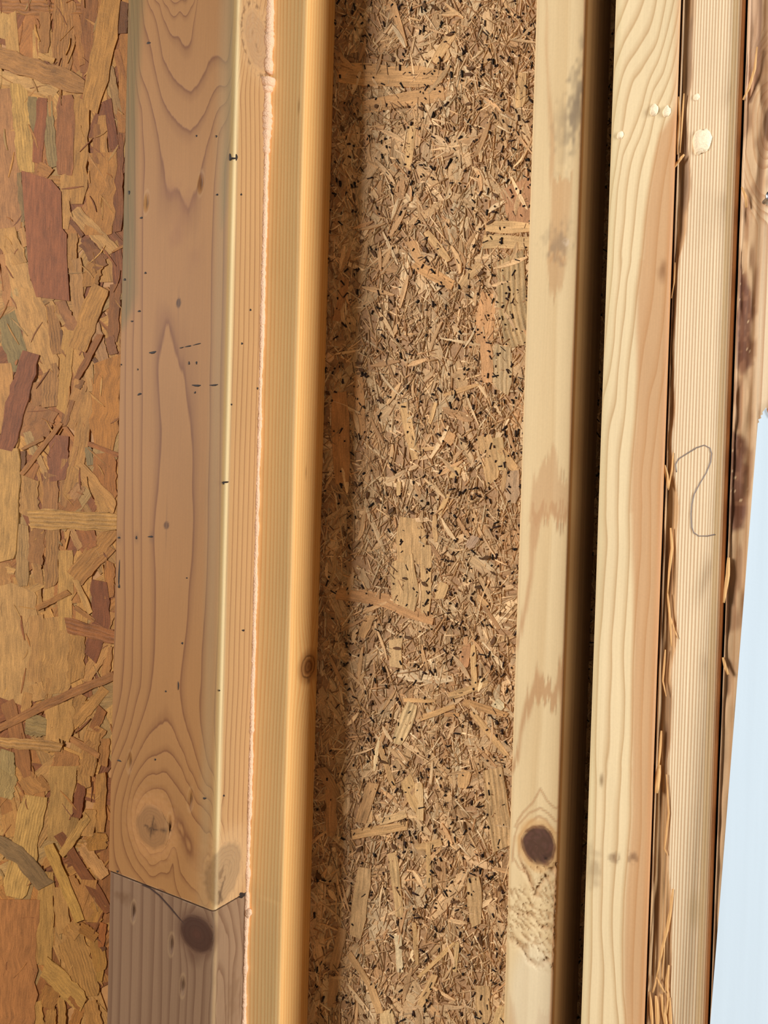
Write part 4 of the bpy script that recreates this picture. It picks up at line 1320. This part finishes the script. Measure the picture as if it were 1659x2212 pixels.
_D = [(((60, 50), (20, 300)), 170, (168, 146, 96), .6), (((200, 100), (330, 240)), 160, (180, 128, 70), .3), (((330, 100), (420, 220)), 60, (170, 118, 60), .4), (((60, 280), (100, 620)), 130, (188, 138, 78), 0), (((30, 250), (60, 400)), 100, (160, 108, 58), 0),
      (((545, -30), (500, 620)), 220, (186, 146, 86), .15), (((700, 20), (740, 200)), 90, (186, 138, 78), .8), (((860, 80), (850, 580)), 95, (178, 128, 66), .2), (((770, 380), (740, 620)), 120, (186, 138, 78), 0), (((830, 590), (830, 720)), 170, (176, 124, 54), .4),
      (((310, 250), (200, 720), (110, 1180)), 230, (212, 170, 100), 1), (((400, 900), (380, 1720)), 130, (188, 146, 82), .2), (((500, 1030), (545, 1440)), 115, (190, 144, 84), .2), (((690, 180), (670, 330), (650, 440)), 85, (112, 52, 28), 0), (((640, 440), (600, 620)), 70, (160, 124, 70), .4),
      (((600, 960), (700, 1180)), 90, (180, 126, 68), 0), (((760, 1000), (720, 1300)), 140, (182, 128, 70), .3), (((850, 1180), (790, 1340)), 130, (176, 126, 60), .2), (((880, 1350), (860, 1560)), 60, (160, 90, 40), 0),
      (((165, 1130), (150, 1700), (120, 2260)), 330, (172, 114, 68), .1), (((340, 1120), (300, 1700)), 60, (180, 134, 76), .3), (((700, 690), (890, 950)), 110, (200, 150, 96), 0), (((500, 590), (700, 900), (920, 1250)), 92, (116, 60, 28), 0),
      (((580, 1360), (660, 1460)), 150, (182, 134, 74), .3), (((600, 1460), (760, 2020)), 250, (188, 140, 78), 1), (((820, 1500), (860, 1760)), 120, (176, 128, 60), .2), (((880, 1620), (840, 1860)), 60, (176, 134, 64), 0), (((680, 1380), (840, 1490)), 92, (156, 104, 38), 0), (((810, 1500), (885, 1600)), 68, (66, 28, 18), 0),
      (((440, 1900), (400, 2060)), 150, (160, 110, 54), 0), (((320, 2020), (340, 2260)), 75, (192, 146, 80), .3), (((520, 1980), (535, 2260)), 65, (188, 140, 76), .5), (((440, 2080), (420, 2260)), 90, (178, 130, 70), .3), (((760, 2020), (820, 2260)), 130, (186, 136, 76), .4), (((680, 2080), (620, 2260)), 90, (176, 118, 58), 0)]
_D_top = [(((-40, 650), (180, 790), (400, 1050)), 140, (120, 100, 70), .2), (((750, 440), (515, 780)), 75, (196, 152, 86), .4), (((408, 680), (530, 970), (690, 1350)), 95, (202, 158, 82), .3),
          (((375, 1710), (710, 2060)), 170, (198, 154, 84), .4), (((625, 1950), (700, 2050)), 130, (156, 100, 48), .3)]
order = [(0, _A), (550, _B), (1100, _C), (1652, _D), (0, _A_top), (550, _B_top), (1100, _C_top), (1652, _D_top)]
tot = sum(len(x) for _, x in order)
k = 0
xlim = lambda y: 279 - y * 0.0235            # keeps flakes from poking into the post
for oy, items in order:
    top = 1 if items in (_A_top, _B_top, _C_top, _D_top) else 0
    for pts, w_, c, rib in items:
        P = conv(pts, KA, 0, oy)
        g = strand_geo(P, w_ * KA, Y_L, .0009 + .0006 * k / tot + .0003 * top, rgb(*c), rib * .8, rng, rows=12, hue=HUE_L,
                       taper=(.75 + .25 * rng.rand(), 1, 1, .6 + .4 * rng.rand()))
        strand_obj('wood_flake', [g], left, MAT_STRAND)
        k += 1
geos = []
for i in range(800):
    cx, cy = rng.uniform(-500, 262), rng.uniform(-300, 2500)
    L, w_ = rng.uniform(12, 60), rng.uniform(1.2, 5)
    a = rng.normal(math.pi / 2, .6)
    d = np.array((math.cos(a), math.sin(a))) * L / 2
    geos.append(strand_geo([(cx - d[0], cy - d[1]), (cx + rng.uniform(-4, 4), cy), (cx + d[0], cy + d[1])], w_, Y_L, .0009 + .0006 * rng.rand(), rnd_color(rng, .15), 0, rng, rows=4, taper=(.3, 1, 1, .3), hue=HUE_L))
strand_obj('fine_slivers', geos, left, MAT_STRAND, 'stuff')
poly12 = [(46, 368), (110, 388), (132, 414), (134, 493), (144, 506), (144, 552), (150, 650), (78, 641), (62, 590), (54, 480)]


def poly_flake(poly, Y, h, color, rib, parent):
    n = len(poly)
    V = [on_y(a, b, Y - h) for a, b in poly]
    V += [v + np.array((0, h + .0004, 0)) for v in V]
    Fc = [tuple(range(n))] + [(i, n + i, n + (i + 1) % n, (i + 1) % n) for i in range(n)]
    G = [(p[0], p[2], 0) for p in V]
    return strand_obj('wood_flake', [(V, Fc, [tuple(color) + (rib,)] * len(V), G)], parent, MAT_STRAND)


poly_flake(poly12, Y_L, .0016, rgb(138, 80, 44), 0, left)

# ---- fine sheathing behind the cavity
RX1 = S6X1 + 0.35
wb = board('wall_back', LX0, RX1, Y_OSB, Y_OSB + .0119, MAT_BOARD2)
tag(wb, 'fine-flaked strand board sheathing at the back of the open cavity', kind='structure')
rng = np.random.RandomState(19)
CAVM = (206, 170, 124)
PAL2 = [(226, 190, 144), (214, 176, 130), (200, 160, 112), (232, 202, 158), (192, 150, 104), (182, 138, 94), (218, 184, 138), (168, 122, 80), (208, 174, 134), (236, 212, 172)]


def rnd2(rng, lo=.86):
    c = np.array(PAL2[rng.randint(len(PAL2))]) * .7 + np.array((206, 168, 124)) * .3
    j = lo + .24 * rng.rand()
    return rgb(*[min(255, x * j) for x in c])


geos = []
for i in range(1190):                        # mid-size flakes under the fines
    cx, cy = rng.uniform(640, 1330), rng.uniform(-520, 2730)
    L, w_ = rng.uniform(30, 130), rng.uniform(8, 30)
    a = rng.normal(math.pi / 2, .8)
    d = np.array((math.cos(a), math.sin(a))) * L / 2
    geos.append(strand_geo([(cx - d[0], cy - d[1]), (cx + d[0], cy + d[1])], w_, Y_OSB, .0001 + .0005 * rng.rand(), rnd2(rng), .6 * float(rng.rand() < .25), rng, rows=5, mean=CAVM, taper=(.35, 1, 1, .35)))
strand_obj('flake_layer', geos, wb, MAT_STRAND, 'stuff')


def sliver_batch(n, rng, Lr, Wr, h0, h1, colf, xr=(640, 1330), yr=(-520, 2730), dens=None):
    cx = rng.uniform(*xr, n); cy = rng.uniform(*yr, n)
    if dens is not None:
        keep = rng.rand(n) < dens(cx, cy); cx, cy = cx[keep], cy[keep]; n = len(cx)
    L = rng.uniform(0, 1, n) ** 2 * (Lr[1] - Lr[0]) + Lr[0]; w_ = rng.uniform(*Wr, n)
    a = rng.normal(math.pi / 2, .75, n); h = rng.uniform(h0, h1, n)
    V = np.zeros((n, 8, 3)); 
    d = np.c_[np.cos(a), np.sin(a)]; nn = np.c_[-d[:, 1], d[:, 0]]
    tl = rng.uniform(-.00018, .00022, n)
    for j, (u, v) in enumerate(((-1, -1), (1, -.7), (1, .8), (-1, 1))):
        px = cx + d[:, 0] * L / 2 * u + nn[:, 0] * w_ / 2 * v
        py = cy + d[:, 1] * L / 2 * u + nn[:, 1] * w_ / 2 * v
        r = C_F[None] + ((px - W_PX / 2) / F_PX)[:, None] * C_R - ((py - H_PX / 2) / F_PX)[:, None] * C_U
        for q, yy in ((j, Y_OSB - h - tl * u), (4 + j, np.full(n, Y_OSB + .0003))):
            t = (Y_OSB - h - tl * u) / r[:, 1]
            V[:, q] = C_O + r * t[:, None]; V[:, q, 1] = yy
    base = np.array([(3, 2, 1, 0), (0, 1, 5, 4), (1, 2, 6, 5), (2, 3, 7, 6), (3, 0, 4, 7)])
    Fq = (np.arange(n)[:, None, None] * 8 + base[None]).reshape(-1, 4)
    cols = np.array([colf(rng) for _ in range(n)])
    Cc = np.repeat(np.c_[cols, np.zeros(n)], 8, 0)
    G = np.zeros((n, 8, 3)); m = .0003
    for j, (u, v) in enumerate(((-1, -1), (1, -1), (1, 1), (-1, 1))):
        for q in (j, 4 + j):
            G[:, q, 0] = np.arange(n) * .013 + v * w_ / 2 * m; G[:, q, 1] = u * L / 2 * m
    return V.reshape(-1, 3), Fq, Cc, G.reshape(-1, 3)


def sliver_obj(name, batch, parent, mat):
    V, Fq, Cc, G = batch
    me = bpy.data.meshes.new(name)
    me.vertices.add(len(V)); me.vertices.foreach_set('co', V.ravel())
    me.loops.add(Fq.size); me.loops.foreach_set('vertex_index', Fq.ravel().astype(np.int32))
    me.polygons.add(len(Fq)); me.polygons.foreach_set('loop_start', np.arange(0, Fq.size, 4, dtype=np.int32))
    me.update(calc_edges=True)
    cattr(me, 'scol', Cc)
    a = me.attributes.new('guv', 'FLOAT_VECTOR', 'POINT')
    a.data.foreach_set('vector', G.astype(np.float32).ravel())
    ob = link(name, me, parent, mat); ob['kind'] = 'stuff'
    return ob


KC = 540 / 1614.0
m4 = lambda *p: conv(p, KC, 660, 0)
m5 = lambda *p: conv(p, KC, 640, 740)
m6 = lambda *p: conv(p, KC, 620, 1472)
big = [
    (m4((200, 470), (910, 500)), 44, (196, 146, 92), .2), (m4((380, 690), (900, 600)), 30, (186, 136, 84), 0), (m4((830, 400), (960, 200)), 18, (206, 162, 108), 0),
    (m4((690, 800), (660, 1090)), 18, (200, 160, 106), 0), (m4((560, 20), (640, 300)), 14, (190, 140, 90), 0), (m4((1400, 480), (1380, 700)), 22, (196, 158, 106), .4),
    (m4((1360, 1170), (1380, 1420)), 66, (164, 108, 74), .1), (m4((1170, 1460), (1470, 1470)), 26, (206, 168, 116), 0), (m4((1160, 1560), (1470, 1570)), 30, (200, 166, 116), .3),
    (m4((780, 1500), (930, 1690)), 16, (206, 164, 110), .5), (m4((680, 1560), (760, 1700)), 24, (190, 138, 86), 0), (m4((700, 1700), (960, 1850)), 24, (196, 140, 82), 0), (m4((260, 1800), (200, 2070)), 18, (150, 92, 50), 0),
    (m4((1320, 1650), (1330, 1900), (1400, 2250)), 66, (172, 146, 102), 1), (m4((1170, 1900), (1150, 2212)), 36, (202, 146, 96), 0), (m4((1000, 1850), (1130, 1700)), 18, (186, 150, 104), 0),
    (m5((1330, 20), (1330, 330)), 40, (176, 154, 116), .8), (m5((1220, 0), (1240, 270)), 26, (194, 140, 92), 0), (m5((590, 130), (690, 410)), 6, (120, 78, 42), 0), (m5((690, 400), (770, 760)), 20, (206, 164, 108), 0),
    (m5((280, 330), (290, 900)), 36, (170, 112, 62), 0), (m5((400, 200), (420, 600)), 20, (184, 130, 76), 0), (m5((1000, 560), (960, 640)), 30, (190, 138, 86), 0), (m5((1210, 600), (1270, 900)), 34, (196, 156, 104), .3),
    (m5((1300, 610), (1330, 830)), 22, (176, 146, 98), .5), (m5((1310, 680), (1430, 840)), 18, (204, 160, 104), 0), (m5((1400, 840), (1390, 1020)), 30, (158, 132, 108), .2), (m5((1350, 820), (1330, 960)), 10, (150, 116, 76), 0),
    (m5((735, 1125), (745, 1400)), 62, (188, 148, 96), .2), (m5((690, 1400), (700, 1700)), 56, (188, 152, 102), .4), (m5((840, 1300), (830, 1750)), 24, (194, 156, 104), .3), (m5((250, 1610), (560, 1660), (900, 1800)), 30, (178, 122, 72), .1),
    (m5((720, 1470), (640, 1500)), 14, (200, 160, 104), 0), (m5((620, 1500), (750, 1370)), 9, (196, 152, 96), 0), (m5((890, 1120), (900, 1290)), 10, (204, 162, 108), 0), (m5((860, 1300), (930, 1400)), 9, (140, 92, 56), 0),
    (m5((920, 1660), (960, 1540)), 22, (196, 158, 106), 0), (m5((1040, 800), (1010, 880)), 18, (206, 166, 108), .3), (m5((1170, 1640), (1240, 1720)), 14, (196, 150, 98), 0), (m5((1210, 1700), (1310, 1850)), 8, (150, 104, 66), 0),
    (m5((640, 1900), (640, 2100)), 30, (194, 160, 112), .2), (m5((1100, 1950), (1080, 2100)), 20, (176, 116, 76), 0), (m5((1150, 2212), (1140, 1950)), 12, (206, 166, 110), 0), (m5((480, 1760), (420, 1900)), 20, (180, 134, 84), 0),
    (m5((900, 390), (860, 520)), 8, (206, 164, 106), 0), (m5((950, 340), (1180, 270)), 9, (196, 150, 96), 0), (m5((660, 900), (660, 990)), 10, (206, 168, 112), 0), (m5((980, 980), (920, 1110)), 11, (204, 162, 104), .3),
    (m5((1160, 1250), (1110, 1320)), 20, (150, 126, 112), 0), (m5((780, 690), (920, 680)), 8, (206, 162, 108), 0),
    (m6((810, 140), (710, 410)), 30, (212, 182, 132), 1), (m6((750, 120), (960, 125)), 9, (198, 150, 92), 0), (m6((1040, 100), (1300, 10)), 16, (190, 150, 98), .4), (m6((1340, 130), (1380, 180)), 24, (206, 196, 160), 0), (m6((1130, 130), (1420, 220)), 16, (184, 134, 80), .5),
    (m6((1010, 215), (1110, 215)), 9, (176, 122, 68), 0), (m6((1190, 190), (1420, 480)), 14, (200, 158, 104), .3), (m6((1080, 160), (860, 240)), 12, (190, 142, 84), 0), (m6((600, 420), (690, 690)), 12, (190, 146, 94), 0),
    (m6((760, 620), (860, 830)), 30, (200, 160, 104), .4), (m6((850, 660), (860, 900)), 18, (206, 172, 122), 0), (m6((1330, 590), (1390, 1080)), 46, (182, 148, 102), 1), (m6((430, 990), (780, 930)), 20, (186, 142, 88), .2), (m6((600, 910), (780, 850)), 16, (200, 164, 114), 0),
    (m6((680, 1110), (730, 1520)), 20, (200, 164, 112), .8), (m6((1000, 1040), (830, 1080)), 16, (190, 150, 98), 0), (m6((500, 1200), (440, 1640)), 32, (184, 150, 106), .3), (m6((1200, 1260), (1220, 1580)), 30, (186, 152, 106), .7), (m6((910, 1050), (920, 1330)), 10, (196, 158, 104), 0),
    (m6((715, 1640), (730, 1885)), 15, (226, 208, 168), .3), (m6((850, 1910), (1080, 1690)), 10, (206, 168, 112), 0), (m6((1100, 1680), (1080, 1880)), 9, (206, 172, 118), 0), (m6((820, 1560), (840, 1830)), 9, (196, 156, 102), 0), (m6((300, 1900), (290, 2100)), 20, (150, 106, 66), 0),
    (m6((400, 1760), (560, 2000)), 14, (180, 138, 90), 0), (m6((540, 1960), (600, 2150)), 16, (186, 144, 94), 0), (m6((950, 1900), (860, 2090)), 16, (196, 156, 104), .3), (m6((1260, 1950), (1270, 2212)), 30, (182, 148, 102), .6), (m6((1130, 680), (1160, 560)), 26, (190, 146, 94), 0),
    (m6((640, 2130), (660, 2260)), 30, (206, 176, 126), .3), (m6((1400, 2090), (1340, 2260)), 22, (206, 176, 124), .3), (m6((360, 1600), (300, 1860)), 20, (160, 116, 74), 0), (m6((560, 650), (480, 900)), 26, (174, 130, 84), .3), (m6((220, 560), (330, 760)), 22, (140, 96, 58), 0), (m6((280, 700), (290, 1000)), 24, (156, 104, 60), 0),
]
hold = sliver_batch(22600, rng, (8, 64), (1.0, 3.7), .0004, .0008, rnd2)
for i, (P, w_, c, rib) in enumerate(big):
    g = strand_geo(P, w_, Y_OSB, .0008 + .0002 * i / len(big), rgb(*[min(250, v * 1.10) for v in c]), rib, rng, rows=5, calm=.42, mean=CAVM, taper=(.7 + .3 * rng.rand(), 1, 1, .5 + .5 * rng.rand()))
    strand_obj('wood_flake', [g], wb, MAT_STRAND)
sliver_obj('fine_slivers', hold, wb, MAT_STRAND)
def brn(rng):
    k_ = rng.uniform(.65, 1.15)
    return rgb(*[x * k_ for x in (158, 118, 80)])


sliver_obj('brown_slivers', sliver_batch(4750, rng, (5, 30), (1.0, 3.0), .0007, .0010, brn), wb, MAT_STRAND)
MAT_SPECK = strand_material('bark_speck')
def dk(rng):
    k_ = rng.uniform(.5, 1.4)
    return rgb(*[x * k_ for x in (38, 22, 17)])


dn = lambda x, y: np.clip(.30 + .75 * (x - 700) / 430 + .8 * (vnoise(x * .012, y * .012, 5) - .5), .08, 1)
sliver_obj('bark_specks', sliver_batch(4600, rng, (3, 15), (1.2, 4.4), .0011, .0014, dk, dens=dn), wb, MAT_SPECK)
geos = []
for i in range(420):                         # loose pale shavings on top
    cx, cy = rng.uniform(660, 1300), rng.uniform(-200, 2420)
    L, w_ = rng.uniform(20, 80), rng.uniform(3, 11)
    a = rng.normal(math.pi / 2, .7)
    d = np.array((math.cos(a), math.sin(a))) * L / 2
    geos.append(strand_geo([(cx - d[0], cy - d[1]), (cx + rng.uniform(-6, 6), cy), (cx + d[0], cy + d[1])], w_, Y_OSB, .0007 + .0004 * rng.rand(), rnd2(rng, .95), .5 * float(rng.rand() < .3), rng, rows=4, mean=CAVM, taper=(.4, 1, 1, .4)))
strand_obj('pale_shavings', geos, wb, MAT_STRAND, 'stuff')
# the same face beyond the last stud, outside the frame
geos = []
for i in range(700):
    cx, cy = rng.uniform(1660, 2700), rng.uniform(-520, 2730)
    L, w_ = rng.uniform(40, 180), rng.uniform(10, 40)
    a = rng.normal(math.pi / 2, .8)
    d = np.array((math.cos(a), math.sin(a))) * L / 2
    geos.append(strand_geo([(cx - d[0], cy - d[1]), (cx + d[0], cy + d[1])], w_, Y_OSB, .0001 + .0005 * rng.rand(), rnd2(rng), .6 * float(rng.rand() < .25), rng, rows=4, mean=CAVM, taper=(.35, 1, 1, .35)))
strand_obj('flake_layer', geos, wb, MAT_STRAND, 'stuff')
sliver_obj('fine_slivers', sliver_batch(6000, rng, (8, 64), (1.0, 4.2), .0004, .0008, rnd2, xr=(1660, 2700)), wb, MAT_STRAND)
# the larger dark chips, each where it lies
chips = m4((455, 685), (350, 765), (235, 830), (1065, 440), (1055, 480), (765, 35), (830, 45), (930, 220), (1325, 395), (745, 700), (1050, 670), (310, 1272), (428, 1298), (440, 1637), (360, 1555), (1130, 1765), (1190, 1435), (485, 2058), (770, 1610), (565, 380), (1225, 1260), (590, 1650)) + \
    m5((405, 130), (415, 175), (200, 325), (790, 195), (1275, 435), (1265, 575), (875, 980), (610, 1085), (740, 1095), (525, 1022), (457, 985), (312, 1235), (700, 1523), (825, 1560), (1190, 1395), (1225, 1390), (1270, 1490), (1115, 820), (1270, 1925), (720, 1905), (650, 1975), (1175, 1580), (1075, 630), (545, 370)) + \
    m6((540, 140), (730, 708), (620, 520), (1165, 240), (1205, 295), (690, 1070), (465, 1085), (975, 1210), (200, 1260), (955, 1340), (1080, 1425), (1245, 1650), (1250, 1680), (980, 2015), (655, 2062), (500, 2165), (1030, 695), (1145, 935), (235, 820), (1305, 78), (745, 1720), (1370, 1340))
geos = []
for (x, y) in chips:
    L, w_ = rng.uniform(9, 20), rng.uniform(4, 8); a = rng.uniform(0, math.pi)
    d = np.array((math.cos(a), math.sin(a))) * L / 2
    geos.append(strand_geo([(x - d[0], y - d[1]), (x + d[0], y + d[1])], w_, Y_OSB, .0015, dk(rng), 0, rng, rows=4, taper=(.4, 1, 1, .3)))
strand_obj('bark_chips', geos, wb, MAT_SPECK, 'stuff')

# ------------------------------------------------------------------ white sheet leaning at the right
Y_W = Y0 - 0.0030
tl = on_y(1637, 914, Y_W); bl = on_y(1534, 2212, Y_W)
dirv = (bl - tl) / (tl[2] - bl[2])
fl = tl + dirv * tl[2]                        # left edge carried down to the floor
top_px = [(1637, 914), (1640, 912), (1638, 906), (1645, 903), (1643, 898), (1648, 895), (1647, 890), (1652, 884), (1655, 880), (1658, 888), (1664, 896), (1670, 884), (1690, 870), (1720, 862), (1760, 850)]
edge = [fl] + [tl + (fl - tl) * t for t in (.75, .5, .25, .12, .05)] + [on_y(a, b, Y_W) for a, b in top_px]
last = edge[-1]
edge += [np.array((last[0] + .25, Y_W, last[2] + .02)), np.array((fl[0] + .42, Y_W, 0.0))]
n = len(edge)
V = [np.array(p) for p in edge] + [np.array(p) + np.array((0, .0013, 0)) for p in edge]
Fc = [tuple(range(n)), tuple(range(2 * n - 1, n - 1, -1))] + [(i, n + i, n + (i + 1) % n, (i + 1) % n) for i in range(n)]
ts = NT('white_coated_paper')
nv = ts.noise(ts.mapped(150, 150, 5), 1.0, 3)
nw = ts.noise(ts.mapped(700, 700, 700), 1.0, 2)
kk = ts.math('ADD', .93, ts.math('MULTIPLY', nv, .12))
cm = ts.n('ShaderNodeCombineColor')
for i in range(3): ts.l(kk, cm.inputs[i])
ts.l(ts.mix(1.0, (.66, .77, .86), cm.outputs[0], 'MULTIPLY'), ts.b.inputs['Base Color'])
ts.b.inputs['Roughness'].default_value = .5
ts.bump(ts.math('ADD', nv, ts.math('MULTIPLY', nw, .3)), .15, .0006)
sheet = empty('white_sheet', (float(fl[0] + .2), Y_W, 0), 'bluish white paper-faced sheet with torn top corner, leaning at the lower right', 'sheet')
link('facing', mesh_of('facing', V, Fc), sheet, ts.m)
cp = [(1656, 884), (1659, 892), (1664, 902), (1676, 900), (1690, 884), (1684, 874), (1668, 878)]
V = [on_y(a, b, Y_W - .0004) for a, b in cp]; n = len(V)
V += [v + np.array((0, .0014, 0)) for v in V]
link('torn_core', mesh_of('torn_core', V, [tuple(range(n)), tuple(range(2 * n - 1, n - 1, -1))] + [(i, n + i, n + (i + 1) % n, (i + 1) % n) for i in range(n)]),
     sheet, plain('torn_cardboard', rgb(168, 112, 74), .8))['label'] = 'brown torn cardboard core at the corner'
